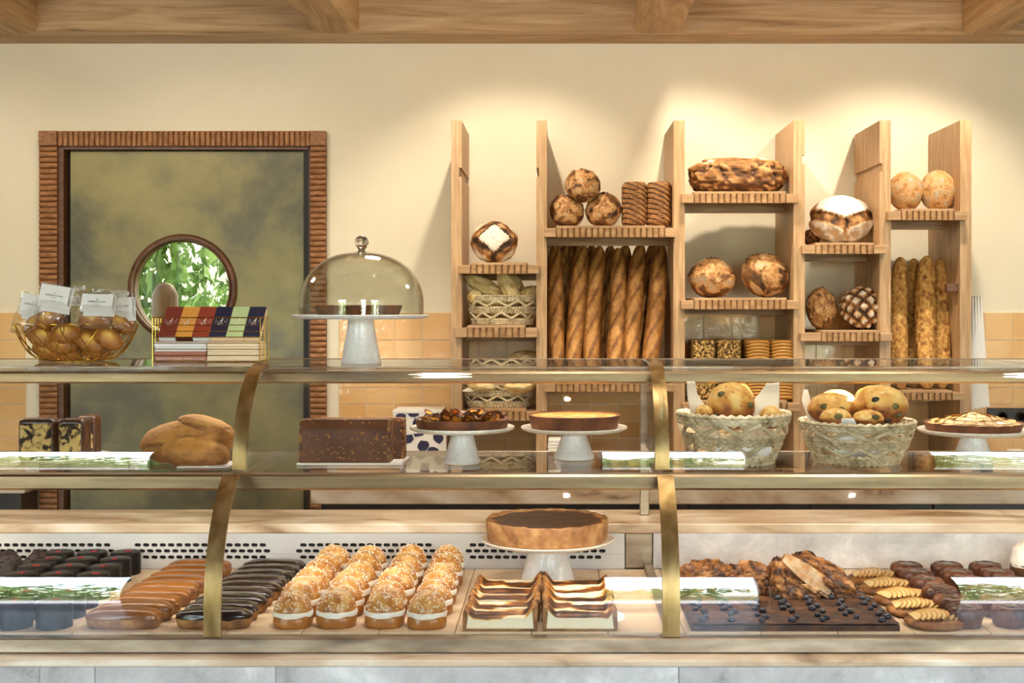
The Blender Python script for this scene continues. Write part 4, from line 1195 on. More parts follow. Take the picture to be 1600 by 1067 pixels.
def batard(seed):
    def f(d):
        n = noise.fractal(d * 3 + sv(seed), 1, 2, 5)
        c = abs(noise.noise(d * 2.6 + sv(seed + 1)))
        return (.08 * n - .06 * sm(.06, 0, c), max(0, min(1, .58 + .35 * n - .3 * sm(.05, 0, c))))
    return f
for k, (px, py, a, b_, rot, D, lab) in enumerate((
        (757, 448, 36, 13, 28, 5.17, 'pointed cheese bread resting on the rim of the basket beside the upright'),
        (795, 450, 30, 13, 62, 5.14, 'cheese bread standing up in the middle of the basket'),
        (806, 448, 26, 12, 70, 5.23, 'cheese bread standing behind the middle one in the basket'),
        (824, 461, 22, 13, -25, 5.18, 'crusty cheese bread end at the far rim of the basket'),
        (742, 463, 12, 12, 0, 5.14, 'small cheese bread knob at the near rim of the basket'),
        (780, 468, 40, 14, 0, 5.20, 'cheese bread lying low across the basket'))):
    me = blob(px_r(a, D), px_r(b_, D), px_r(b_, D), batard(220 + k), 44, 30, flat=1).mesh('cheese_bread')
    solo('cheese_bread', me, M['cheesebread'], lab, 'bread', (PX(px, D), D, PZ(py, D)), (0, radians(rot), 0), 'cheese breads in the middle basket')
for k, (px, py, a, b_, rot, D, lab) in enumerate((
        (817, 562, 28, 14, -8, 5.24, 'flat bread on top of the pile in the lowest basket'),
        (757, 602, 28, 12, 3, 5.15, 'flat bread at the paper end of the lowest basket'),
        (810, 602, 30, 13, -4, 5.14, 'flat bread at the front of the lowest basket beside the upright'),
        (800, 583, 32, 16, 5, 5.22, 'flat bread in the middle of the lowest basket pile'),
        (760, 590, 26, 13, 8, 5.26, 'flat bread at the back of the lowest basket pile'))):
    me = blob(px_r(a, D), .09, px_r(b_, D), batard(240 + k), 44, 30, flat=1).mesh('flat_bread')
    solo('flat_bread', me, M['cheesebread'], lab, 'bread', (PX(px, D), D, PZ(py, D)), (0, radians(rot), 0), 'flat breads in the lowest basket')
paper_sheet('parchment_sheet', 'white paper corner folded over the rim of the lowest rack basket', (PX(732, 5.10), 5.10, PZ(608, 5.10)),
            [[(-.025, -.02, -.005), (.05, .03, .028)], [(-.02, -.02, -.008), (.06, .02, .02)], [(0, -.02, -.01), (.07, .02, .0)]])
paper_sheet('parchment_sheet', 'white paper edge inside the middle rack basket by the upright', (PX(733, 5.16), 5.16, PZ(455, 5.16)),
            [[(-.012, 0, .03), (-.004, 0, .03)], [(-.004, 0, 0), (.004, 0, 0)], [(.006, 0, -.03), (.014, 0, -.03)]])

# ------------------------------------------------------------------ boxes, napkins, paper bags behind the case
def carton(name, loc, w, d, h, label, seed, group):
    t = thing(name, label, 'box', loc, group=group)
    part('body', MB().bbox(-w / 2, w / 2, 0, d, 0, h - .012, .001).mesh('body', False), M['paper'], t)
    part('lid', MB().bbox(-w / 2 - .0015, w / 2 + .0015, -.0015, d + .0015, h - .012, h, .001).mesh('lid', False), M['paper'], t)
    rr = random.Random(seed)
    spots = [(-.33, .62), (.02, .34), (.33, .68), (-.45, .05), (.22, -.02), (-.08, .98)]
    for k, (u, v) in enumerate(spots):
        pts = []
        for m_ in range(9):
            a = 2 * pi * m_ / 9
            r = .026 * rr.uniform(.62, 1.15)
            px_, pz_ = u * w + r * cos(a), v * h + r * .95 * sin(a)
            pts.append((max(-w / 2 + .001, min(w / 2 - .001, px_)), max(.001, min(h - .013, pz_))))
        pts.reverse()
        n_ = len(pts)
        part('navy_blot', MB().prism_y(pts, -.0014, .0002).mesh('navy_blot', False), M['navy_blot'], t, rot=(0, 0, 0))
    return t
BD = 5.16
carton('cake_box', (PX(662, BD), BD, WTZ), px_r(75, BD), .19, PZ(707, BD) - WTZ, 'white cake box with navy blots at the bottom of the pile behind the chocolate loaf', 1, 'white cake boxes on the worktop')
carton('cake_box', (PX(660, BD), BD, PZ(707, BD) + .0003), px_r(75, BD), .19, PZ(672.5, BD) - PZ(707, BD), 'white cake box with navy blots in the middle of the pile behind the chocolate loaf', 2, 'white cake boxes on the worktop')
carton('cake_box', (PX(652, BD), BD, PZ(672.5, BD) + .0003), px_r(76, BD), .19, PZ(641, BD) - PZ(672.5, BD), 'white cake box with navy blots on top of the pile behind the chocolate loaf', 3, 'white cake boxes on the worktop')
for k, (px, w_, yt, lab) in enumerate(((866, 20, 686, 'stack of folded white napkins behind the smooth tart stand'), (1012, 18, 688, 'stack of folded white napkins behind the bronze strap'), (1600, 22, 706, 'stack of folded white napkins at the far end of the worktop'))):
    D = 5.0; z1 = PZ(yt, D); b = MB(); n_ = 14; dz = (z1 - WTZ) / n_
    for q in range(n_):
        j = random.uniform(-.002, .002)
        b.bbox(-px_r(w_ / 2, D) + j, px_r(w_ / 2, D) + j, 0, .11, dz * q, dz * (q + .9), .0015)
    solo('napkin_stack', b.mesh('napkins', False), M['paper'], lab, 'napkins', (PX(px, D), D, WTZ), group='napkin stacks on the worktop')
t = thing('paper_bag_bundle', 'bundle of white paper bags hanging on the outer side of the bread rack', 'paper bags', (0, 0, 0))
xu = PX(UP[5][1], DF)
for q in range(8):
    x0 = xu + .012 + q * .0125; sp = .0035 * q
    poly = [(x0, PZ(640 - q * 1.2, 5.3)), (x0 + .004 + sp * 1.3, PZ(641 - q, 5.3)), (x0 + .0035, PZ(466 - q * .5, 5.3)), (x0 - .001, PZ(466 - q * .5, 5.3))]
    part('paper_bag', MB().prism_y(poly, 5.22 + .004 * q, 5.42).mesh('paper_bag', False), M['paper'], t)
part('hanging_peg', MB().tube([(xu - .004, 5.33, PZ(474, 5.3)), (xu + .115, 5.33, PZ(474, 5.3))], .004, 10), M['oak'], t)
solo('card_terminal', MB().bbox(-.02, .02, 0, .05, 0, .075, .004).mesh('terminal', False), M['black'], 'small black device on the worktop behind the apple tart stand', 'device', (PX(1545, 5.2), 5.2, WTZ))
# ------------------------------------------------------------------ cake stands and their cakes
def cake_stand(label, x, y, z, H, R, rb, rt, plate_mat='ceramic_rim'):
    t = thing('cake_stand', label, 'cake stand', (x, y, z))
    part('pedestal', MB().lathe([(0, 0), (rb * .97, 0), (rb, .002), (rb, .006), (rb * .96, .009), (rt * 1.02, H - .012), (rt * 1.08, H - .005), (0, H - .005)], 48).mesh('pedestal', True, 50), M['ceramic'], t)
    part('plate', MB().lathe([(0, H - .006), (rt, H - .006), (R * .9, H - .005), (R * .985, H - .001), (R, H + .003), (R * .99, H + .0045), (R * .95, H + .0025), (R * .85, H + .0005), (0, H + .0005)], 72).mesh('plate', True, 60), M[plate_mat], t)
    return t
def tart_shell(r0, r1, h, name, wob=.0, n=72):
    def fn(a, r, z, i):
        return (r * (1 + wob * noise.noise(Vector((cos(a) * 5, sin(a) * 5, z * 30)))), z + (wob * .12 * noise.noise(Vector((cos(a) * 7, sin(a) * 7, 3))) if z > h * .8 else 0), .5)
    return MB().lathe([(0, 0), (r0, 0), (r0 + (r1 - r0) * .25, h * .25), (r0 + (r1 - r0) * .6, h * .6), (r1 - .0008, h * .95), (r1 - .0025, h), (r1 - .0055, h - .0006), (r1 - .0075, h * .84), (0, h * .8)], n, fn=fn).mesh(name, True, 60)

# big flan tart inside the case
D = 2.72
bs = cake_stand('white pedestal stand holding the large flan tart in the lower case', PX(856, D), D, ZD, PZ(843, D) - ZD, .1415, .060, .036)
t = thing('flan_tart', 'large deep flan tart with a dark caramelised top and golden crust', 'tart', (PX(855, D), D, PZ(841.5, D)))
hT = .044
part('crust', tart_shell(.126, .1315, hT, 'crust', .028, 110), M['shortcrust'], t)
def flanf(a, r, z, i):
    p = Vector((r * cos(a) * 34, r * sin(a) * 34, 2))
    n = noise.fractal(p, 1, 2, 4)
    e = sm(.86, 1.0, r / .1225)
    return (r, z + .0012 * n, max(0, min(1, .72 + .22 * n - .34 * e)))
part('filling', MB().lathe([(0, hT * .94)] + [(.006 * k, hT * .94) for k in range(1, 20)] + [(.1185, hT * .935), (.1238, hT * .92)], 96, fn=flanf), M['custard'], t)

# stand 1: burnt fruit tart
D = 2.612
cake_stand('white pedestal stand with the charred fruit tart, beside the chocolate loaf', PX(722, D), D, ZM, PZ(669, D) - ZM, .107, .037, .022)
t = thing('fruit_tart', 'dark tart topped with charred curled fruit slices', 'tart', (PX(722, D), D, PZ(668, D)))
part('crust', tart_shell(.091, .096, .019, 'crust', .02), M['browncrust'], t)
part('filling', MB().lathe([(0, .018), (.05, .018), (.089, .0165)], 40), M['fruit'], t)
rr = random.Random(4)
for k in range(46):
    a = rr.uniform(0, 2 * pi); r = .082 * sqrt(rr.random())
    b = MB(); w = rr.uniform(.012, .018)
    def pf(u, v, w=w, s=k):
        x = (u - .5) * 2 * w; y = (v - .5) * w * 1.3
        z = .006 * (u - .5) ** 2 * 4 + .003 * sin(v * 3 + s)
        e = max(abs(u - .5), abs(v - .5)) * 2
        return (x * (1 - .3 * (2 * v - 1) ** 2), y, z, .72 - .75 * sm(.6, 1, e))
    b.grid(7, 6, pf)
    o = part('fruit_slice', b.mesh('fruit_slice'), M['fruit'], t, (r * cos(a), r * sin(a), .019 + rr.uniform(0, .004)), (rr.uniform(-.5, .5), rr.uniform(-.45, .45), rr.uniform(0, 6)))
# stand 2: smooth tart
D = 2.69
cake_stand('white pedestal stand with the smooth sanded tart, next to the bronze strap', PX(897, D), D, ZM, PZ(669, D) - ZM, .112, .042, .024)
t = thing('sanded_tart', 'smooth brown tart with a fine sanded golden top', 'tart', (PX(897.5, D), D, PZ(668, D)))
part('crust', tart_shell(.090, .0975, .0285, 'crust', .0), M['browncrust'], t)
part('filling', MB().lathe([(0, .0282), (.05, .028), (.0905, .0258)], 56), M['sugartop'], t)
# stand 3: apple tart
D = 2.67
cake_stand('white pedestal stand with the mounded apple tart at the far end', PX(1520, D), D, ZM, PZ(673, D) - ZM, .113, .040, .024)
t = thing('apple_tart', 'mounded apple tart with a dark baked crust', 'tart', (PX(1521, D), D, PZ(672, D)))
part('crust', tart_shell(.094, .1005, .017, 'crust', .02), M['browncrust'], t)
part('mound', MB().lathe([(0, .030), (.03, .028), (.06, .022), (.093, .015)], 40), M['apple'], t)
rr = random.Random(8)
k = 0
for ring, (rad_, cnt, zz) in enumerate(((.083, 22, .018), (.058, 16, .024), (.032, 9, .0285), (.008, 3, .031))):
    for q in range(cnt):
        a = 2 * pi * q / cnt + ring * .3
        b = MB()
        def af(u, v):
            an = pi * u; r = .0175 * (.2 + .8 * v)
            return (r * cos(an), r * sin(an) * .9, .0025 * sin(an) * v, .55 - .5 * sm(.75, 1, v) + .1 * u)
        b.grid(9, 4, af)
        part('apple_slice', b.mesh('apple_slice'), M['apple'], t, (rad_ * cos(a), rad_ * sin(a), zz), (rr.uniform(.1, .35), rr.uniform(-.2, .2), a + pi / 2 + rr.uniform(-.3, .3)))
# dome stand on the counter top
D = 2.835
H0 = PZ(494.5, D) - ZG
cake_stand('tall white pedestal stand on the glass counter top under the cloche', PX(564, D), D, ZG, H0, .151, .0445, .0272, 'ceramic')
t = thing('glass_cloche', 'clear glass cake dome with a round knob on the tall white stand', 'cloche', (PX(565, D), D, ZG + H0 + .0028))
R = .1365; hs = .045; ht = .1395
def domeprof(d):
    P = [(R - d, 0), (R - d, hs * .6)]
    for k in range(1, 19):
        a = pi / 2 * k / 18
        P.append(((R - d) * cos(a) ** .86 if k < 18 else .001, hs * .6 + (ht - hs * .6 - d) * sin(a) ** 1.0))
    return P
po, pi_ = domeprof(0), domeprof(.003)
prof = [(r, z) for r, z in po[:-1]] + [(0, po[-1][1])]
inn = [(0, pi_[-1][1])] + [(r, z) for r, z in reversed(pi_[:-1])]
db = MB(); db.lathe(prof, 72)
m0 = MB(); m0.lathe(inn, 72)
db.add(m0.v, m0.f, m0.t)
part('dome', db, M['dome'], t)
kb = MB(); kz = ht
kp = [(0, kz - .001), (.012, kz - .0005), (.0075, kz + .003), (.0068, kz + .006), (.0085, kz + .008)]
for k in range(1, 12):
    a = -pi / 2 + .55 + (pi - .55) * k / 11
    kp.append((.0155 * cos(a) if k < 11 else 0, kz + .022 + .0155 * sin(a)))
part('knob', kb.lathe(kp, 32), M['knobglass'], t)
t = thing('chocolate_tart', 'brown tapered tart under the glass cloche', 'tart', (PX(560, D), D, ZG + H0 + .0008))
part('crust', tart_shell(.088, .0975, .0245, 'crust', .0), M['browncrust'], t)
part('filling', MB().lathe([(0, .0245), (.05, .0243), (.0905, .022)], 56), M['burnt'], t)

# ------------------------------------------------------------------ middle shelf cakes
D = 2.60
cbx, cby = PX(549, D), 2.585
solo('cake_board', MB().bbox(-.107, .107, -.010, .115, 0, .004, .001).mesh('cake_board', False), M['paper'], 'white rectangular board under the chocolate loaf cakes', 'board', (cbx, cby, ZM))
def loaf(label, x, y, L, w, h, seed, group=None):
    t = thing('chocolate_loaf', label, 'cake', (x, y, ZM + .004), group=group)
    poly = []
    for (yy, zz, ) in ((0, 0), (.002, .004), (w * .10, h * .72), (w * .17, h * .92), (w * .28, h), (w * .72, h), (w * .83, h * .92), (w * .9, h * .72), (w - .002, .004), (w, 0)):
        poly.append((yy, zz))
    part('coat', MB().prism_x(list(reversed(poly)), -L / 2, L / 2).mesh('coat', True, 40), M['choc_loaf'], t)
    epoly = [(yy * .97 + w * .015 - .0025 * (1 if k < 5 else -1) * 0, zz * .99) for k, (yy, zz) in enumerate(poly)]
    for sx in (-1, 1):
        b = MB()
        a0, a1 = (L / 2, L / 2 + .006) if sx > 0 else (-L / 2 - .006, -L / 2)
        b.prism_x(list(reversed(epoly)), a0, a1)
        part('nut_end', b.mesh('nut_end', True, 40), M['choc_nut'], t)
    b = MB(); rr = random.Random(seed)
    for k in range(150):
        xx = rr.uniform(-L / 2, L / 2); v = rr.random()
        if v < .6:
            q = rr.random() ** .8; yy = .002 + (w * .10 - .002) * q; zz = .004 + (h * .72 - .004) * q
        else:
            q = rr.random(); yy = w * (.15 + .7 * q); zz = h * (.985 if .15 < q < .85 else .93)
        s = rr.uniform(.0009, .0022)
        b.sphere((xx, yy - .0003, zz), s, 5, 4, (rr.uniform(.8, 1.6), .8, 1))
    part('nut_pieces', b.mesh('nut_pieces'), M['nut'], t, kind='stuff')
    return t
loaf('long milk chocolate loaf cake with nut specks at the front of the board', PX(540, D), cby - .002, .172, .062, .086, 1)
loaf('second chocolate loaf cake behind the front one, its nutty end showing', PX(556, D), cby + .064, .172, .046, .084, 2)
# marbled cake pieces on an oval plate
pd = 2.655
part_plate = MB().lathe([(0, 0), (.06, 0), (.085, .004), (.102, .0105), (.1005, .012), (.084, .0065), (.06, .003), (0, .003)], 56)
po_ = solo('oval_plate', part_plate, M['ceramic_rim'], 'small white plate under the marbled cake pieces', 'plate', (PX(96, pd), pd, ZM))
def marbled(label, x, y, w, d, h):
    t = thing('marbled_cake', label, 'cake', (x, y, ZM + .0035))
    part('crust', bar(w, d - .004, h, lambda x, y, z: (.012 * nz((x, y, z), 4, w * 90), .5), 56, 30, e=.3, rnd_=.22).xform(Matrix.Translation((w / 2, .004 + (d - .004) / 2, h / 2))), M['choc_crust'], t)
    part('cut_face', MB().bbox(.0055, w - .0055, 0.001, .009, .003, h - .0085, .0025).mesh('cut_face', False), M['marble_cake'], t)
    return t
marbled('marbled cake piece with a large yellow cut face, outer one on the plate', PX(27, 2.62), 2.615, px_r(57, 2.62), .055, .085)
marbled('marbled cake piece in the middle of the plate, close to the larger piece', PX(87, 2.62), 2.62, px_r(42, 2.62), .055, .084)
marbled('marbled cake piece standing behind, its dark crust side showing', PX(118, 2.68), 2.68, px_r(30, 2.68), .045, .086)
# brioche
D = 2.60
def briof(seed, ridge):
    def f(d):
        n = noise.fractal(d * 2.2 + sv(seed), 1, 2, 4)
        fine = noise.fractal(d * 8 + sv(seed), 1, 2, 3)
        g_ = sm(.10, 0, abs(d.z - .35 * d.x - .25 + .12 * n)) * ridge
        return (.05 * n + .012 * fine - .06 * g_, max(0, min(1, .44 + .25 * d.z + .15 * n + .10 * fine - .25 * g_)))
    return f
t = thing('brioche_loaf', 'large plaited brioche loaf with two lobes near the bronze strap', 'bread', (PX(289, D), D + .01, ZM))
part('large_lobe', blob(px_r(74, D), .055, px_r(36, D), briof(1, 1), 72, 44, flat=.8).mesh('lobe'), M['brioche'], t, (0.0, .012, .042), (0, radians(-4), 0))
part('front_lobe', blob(px_r(53, D), .040, px_r(26, D), briof(2, 0), 56, 36, flat=.9).mesh('lobe'), M['brioche'], t, (.028, -.030, .023), (0, radians(6), 0))
part('crown_lobe', blob(px_r(46, D), .042, px_r(17, D), briof(3, 1), 56, 34, flat=1).mesh('lobe'), M['brioche'], t, (.038, .012, .072), (0, radians(16), 0))
solo('paper_board', MB().bbox(-.05, .05, -.05, .05, 0, .0025, .0008).mesh('board', False), M['paper'], 'white paper board under the brioche loaf', 'board', (PX(330, D), D - .02, ZM - .0005 + .0008))

# ------------------------------------------------------------------ lower deck: black cakes
def black_cake(label, loc):
    t = thing('black_cake', label, 'cake', loc)
    R_, h_ = .0325, .0490
    part('coat', MB().lathe([(0, 0), (R_, 0), (R_, h_ - .004), (R_ - .0012, h_ - .0012), (R_ - .004, h_), (0, h_)], 48).mesh('coat', True, 45), M['black_glaze'], t)
    b = MB(); rr = random.Random(2)
    for k in range(12):
        a = rr.uniform(0, 6); r = rr.uniform(0, .008)
        p = Vector((.004 + r * cos(a), -.002 + r * sin(a), h_ + .0008))
        s = rr.uniform(.0012, .0026)
        b.box(p.x - s, p.x + s, p.y - s * .5, p.y + s * .5, h_ - .0002, h_ + .0016)
    part('red_flakes', b.mesh('red_flakes', False), M['red'], t, kind='stuff')
    return t
bx = [-.929, -1.003, -1.077, -1.151]
proto = None
for c in range(4):
    for r in range(7):
        y = 2.367 + .0785 * r
        if bx[c] < (-895) / F * y - .04: continue
        if c == 3: continue
        x = bx[c] - .0045 * r * (1 if c == 0 else 1)
        lab = 'black round cake, %s from the glass in the %s row from caramel eclairs' % (ORD[r], ORD[c])
        if proto is None: proto = black_cake(lab, (x, y, ZD))
        else: clone(proto, (x, y, ZD), (0, 0, random.uniform(0, 6)), lab)
        (proto if c == 0 and r == 0 else COL.objects[-1])
for o in COL.objects:
    if o.get('category') == 'cake' and o.name.startswith('black_cake'): o['group'] = 'black cakes in the lower case'
dc = thing('shaving_cake', 'dark domed cake covered in chocolate shavings beside the rearmost black cakes', 'cake', (PX(60, 2.80), 2.80, ZD), group='domed shaving cakes')
part('dome', blob(.034, .034, .044, lambda d: (.03 * nz(d, 7, 1), .4), 40, 28, flat=.05).mesh('dome'), M['shaving'], dc, (0, 0, .012))
b = MB(); rr = random.Random(5)
for k in range(60):
    a = rr.uniform(0, 6.3); e = rr.uniform(.35, 1.5)
    p = Vector((.035 * cos(a) * cos(e), .035 * sin(a) * cos(e), .012 + .045 * sin(e)))
    q = Vector((rr.uniform(-1, 1), rr.uniform(-1, 1), rr.uniform(-1, 1))).normalized() * .005
    b.tube([p - q, p + q], .0012, 4)
part('shavings', b.mesh('shavings', False), M['shaving'], dc, kind='stuff')
clone(dc, (PX(12, 2.80), 2.80, ZD), (0, 0, 1), 'dark domed shaving-covered cake at the back, cut by the photo edge')

# eclairs
def eclair(label, loc, glaze, seed):
    t = thing('eclair', label, 'eclair', loc)
    def body(d):
        n = noise.fractal(Vector((d.x * 3, d.y * 2, d.z * 2)) + sv(seed), 1, 2, 3)
        return (.04 * n, .5)
    part('pastry', blob(.0685, .0245, .0185, body, 60, 24, flat=.75, e=.62).mesh('pastry'), M['choux'], t, (0, 0, .0139))
    def gl(d):
        n = noise.fractal(Vector((d.x * 3, d.y * 2, d.z * 2)) + sv(seed), 1, 2, 3)
        return (.04 * n + .012 * nz(d, 4, seed + 3), .5)
    g = blob(.0695, .0256, .0203, gl, 60, 30, flat=-.18, e=.62)
    g.v = [(x, y, z + (.0035 * noise.noise(Vector((x * 60, y * 60, seed))) if z < .0045 else 0)) for x, y, z in g.v]
    g.xform(Matrix.Translation((0, 0, .0150)))
    part('glaze', g, glaze, t)
    return t
for kind, (xs, mt, gname) in enumerate(((-.798, 'caramel', 'caramel'), (-.634, 'choc_glaze', 'dark chocolate'))):
    pr_ = None
    for r in range(9):
        y = 2.365 + .0565 * r
        x = xs + .0015 * r + random.uniform(-.002, .002)
        lab = '%s glazed eclair, %s from the front glass in its row' % (gname, ORD[r])
        if r < 2: last = eclair(lab, (x, y, ZD), M[mt], 10 + r + kind * 5); protos = (protos + [last]) if r else [last]
        else: last = clone(protos[r % 2], (x, y, ZD), (0, 0, random.uniform(-.04, .04) + (pi if r % 3 == 0 else 0)), lab)
        last['group'] = '%s eclairs in the lower case' % gname

# cream buns
def bun(label, loc, seed):
    t = thing('cream_bun', label, 'bun', loc)
    rr = random.Random(seed)
    def bf(d):
        n = noise.fractal(d * 2.2 + sv(seed), 1, 2, 4)
        return (.03 * n, .45 + .3 * n + .12 * d.z)
    part('bun_base', blob(.037, .037, .022, lambda d: (bf(d)[0], .40 + .35 * bf(d)[0] * 8), 44, 20, flat=.55, e=.75).mesh('bun_base'), M['bun'], t, (0, 0, .0118))
    def cf(a, r, z, i): return (r * (1 + .03 * noise.noise(Vector((cos(a) * 2.5, sin(a) * 2.5, seed)))), z + .0012 * noise.noise(Vector((cos(a) * 3, sin(a) * 3, seed + 4))), .5)
    part('cream_layer', MB().lathe([(0, .018), (.033, .018), (.0375, .020), (.039, .025), (.0375, .0302), (.031, .032), (0, .032)], 44, fn=cf), M['cream'], t)
    hh = .0385
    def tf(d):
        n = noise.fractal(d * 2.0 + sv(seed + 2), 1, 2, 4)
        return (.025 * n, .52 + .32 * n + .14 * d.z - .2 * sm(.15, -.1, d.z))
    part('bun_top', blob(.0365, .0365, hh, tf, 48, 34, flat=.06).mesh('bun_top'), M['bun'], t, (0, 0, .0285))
    b = MB()
    for k in range(150):
        a = rr.uniform(0, 2 * pi); e = math.acos(1 - rr.random() ** 1.1 * .85)
        d = Vector((sin(e) * cos(a), sin(e) * sin(a), cos(e))); di = tf(d)[0]
        p = Vector((.0367 * d.x, .0367 * d.y, hh * d.z)) * (1 + di) + Vector((0, 0, .0285))
        s = rr.uniform(.0006, .00125)
        q = MB().box(-s, s, -s, s, -s, s)
        Rm = Euler((rr.uniform(0, 3), rr.uniform(0, 3), rr.uniform(0, 3))).to_matrix()
        b.add([p + Rm @ Vector(v) for v in q.v], q.f)
    part('pearl_sugar', b.mesh('pearl_sugar', False), M['sugar'], t, kind='stuff')
    return t
cols = [-.490, -.4075, -.3225, -.2385]
CN = ['next to the chocolate eclairs', 'second from the chocolate eclairs', 'third from the chocolate eclairs', 'next to the flan slices']
bp = []
for r in range(6):
    for c in range(4):
        x = cols[c] + random.uniform(-.003, .003); y = 2.378 + .087 * r + random.uniform(-.004, .004)
        lab = 'sugar-pearled cream bun, %s from the glass in the line %s' % (ORD[r], CN[c])
        if len(bp) < 4: o = bun(lab, (x, y, ZD), 100 + len(bp)); bp.append(o)
        else: o = clone(bp[(r * 3 + c * 2 + r // 2) % 4], (x, y, ZD), (0, 0, random.uniform(0, 6)), lab)
        s = random.uniform(.95, 1.04); o.scale = (s, s, s * random.uniform(.96, 1.05))
        o['group'] = 'cream buns in the lower case'

# flan slices
def flan(label, loc, w, flip, seed):
    t = thing('flan_slice', label, 'flan', loc)
    d_, h_ = .0615, .0285
    def top(u, v):
        uu = 1 - u if flip else u
        x = -w / 2 + w * u; y = d_ * v
        rise = .017 * sm(.84, 1.0, uu) + .010 * sm(.12, 0, uu)
        wav = .003 * sin(v * 9 + seed) + .002 * noise.noise(Vector((u * 5, v * 4, seed)))
        n = noise.fractal(Vector((u * 2.2, v * 5, seed * 2.1)), 1, 2, 4)
        brown = sm(-.75, .15, cos((v - .45) * 4.2 + .7 * sin(u * 5 + seed)) - .35 + .75 * n + .4 * sin(u * 4 + seed * 2))
        tone = .06 + (.50 + .22 * n) * brown * sm(.0, .12, uu) * sm(1.0, .84, uu) + .32 * sm(.82, .92, uu) + .3 * sm(.12, .04, uu)
        return (x, y, h_ * .78 + rise + wav, min(.95, tone))
    b = MB(); b.grid(36, 22, top)
    fr = [top(i / 35, 0) for i in range(36)]; bk = [top(i / 35, 1) for i in range(36)]
    def side(L, y, flipn):
        vs = []; ts = []
        for p in L: vs += [(p[0], y, .004), (p[0], y, p[2] - .006), (p[0], y, p[2])]; ts += [.05, .05, min(.45, p[3])]
        fs = []
        for i in range(len(L) - 1):
            for k in range(2):
                q = (3 * i + k, 3 * i + 3 + k, 3 * i + 4 + k, 3 * i + 1 + k)
                fs.append(q if not flipn else tuple(reversed(q)))
        b.add(vs, fs, ts)
    side(fr, 0, False); side(bk, d_, True)
    b.box(-w / 2, w / 2, 0, d_, .003, .005, .05)
    part('custard', b, M['custard'], t)
    c = MB()
    for sx, hh in ((1 if not flip else -1, h_ * .78 + .018), (-1 if not flip else 1, h_ * .78 + .011)):
        def cr(u, v, sx=sx, hh=hh):
            y = -.0015 + (d_ + .003) * u
            prof = [(0, 0), (.005, 0), (.0062, hh * .5), (.006, hh * .92), (.003, hh + .001), (-.002, hh), (-.003, hh * .8), (0, 0)]
            i = min(6, int(v * 7)); f_ = v * 7 - i
            px_, pz_ = [prof[i][q] * (1 - f_) + prof[i + 1][q] * f_ for q in (0, 1)]
            n = .0016 * noise.noise(Vector((u * 6, v * 5, seed + sx)))
            return (sx * (w / 2 + px_ + n), y, pz_ + n)
        c.grid(14, 15, cr)
        for yy, fl in ((-.0015, 0), (d_ + .0015, 1)):
            pts = [cr(0 if fl == 0 else 1, q / 14) for q in range(14)]
            c.add(pts, [tuple(range(14))])
    c.box(-w / 2, w / 2, 0, d_, 0, .0032)
    part('crust', c, M['shortcrust'], t)
    return t
for side_, (xc, w_, flip) in enumerate(((-.1035, .124, False), (.0425, .124, True))):
    for r in range(5):
        flan('slice of baked custard flan, %s from the glass, in the column %s' % (ORD[r], 'beside the buns' if side_ == 0 else 'below the tart stand'),
             (xc + (0, .004, .001, .006, .008)[r] * (1 if side_ == 0 else -.6), 2.3335 + .0655 * r, ZD + .0012), w_, flip, 3 * side_ + r)['group'] = 'flan slices in the lower case'
solo('flan_plate', MB().lathe([(0, 0), (.06, 0), (.078, .0008), (.08, .0012), (0, .0011)], 48), M['paper'], 'white round paper under the flan column below the tart stand', 'paper', (.05, 2.44, ZD))

# blueberry cake slab with bread pieces on it
t = thing('blueberry_cake', 'wide dark cake slab with rows of blueberries', 'cake', (0, 0, ZD))
X0, X1 = .245, .625
def slabtop(u, v):
    x = X0 + (X1 - X0) * u; y = 2.332 + .225 * v
    return (x, y, .0135 + .0022 * noise.fractal(Vector((x * 40, y * 40, 1)), 1, 2, 4))
b = MB(); b.grid(70, 44, slabtop)
b.box(X0, X1, 2.332, 2.557, 0, .0105)
part('crumb', b, M['brownie'], t)
bme = MB().sphere((0, 0, 0), .0062, 10, 8, (1.1, 1, .85)).mesh('blueberry'); bme.materials.append(M['berry'])
rr = random.Random(11)
for c in range(7):
    xx = .270 + .0555 * c
    for r in range(9):
        if rr.random() < .12: continue
        part('blueberry', bme, None, t, (xx + rr.uniform(-.004, .004) + (.006 if r % 2 else -.004), 2.346 + .0225 * r + rr.uniform(-.004, .004), .0172), (rr.uniform(-.3, .3), rr.uniform(-.3, .3), 0), scale=(rr.uniform(.85, 1.2),) * 3)
def rub(seed, cut=False):
    def f(d):
        n = noise.fractal(d * 2.4 + sv(seed), 1, 2.1, 6)
        c = noise.noise(d * 3.6 + sv(seed + 3))
        w = 1 - min(1, noise.cell(d * 0 + Vector((0, 0, 0))) * 0 + abs(noise.noise(d * 4.5 + sv(seed + 6))) * 2.4)
        fine = noise.fractal(d * 11 + sv(seed), 1, 2, 3)
        tone = .42 + .30 * n + .12 * d.z - .34 * sm(.15, .45, c) * sm(-.1, .4, d.z) - .25 * sm(.7, 1, w) + .1 * fine
        return (.20 * n + .10 * sm(.0, .4, c) - .13 * sm(.6, 1, w) + .035 * fine, max(0, min(1, tone)))
    return f
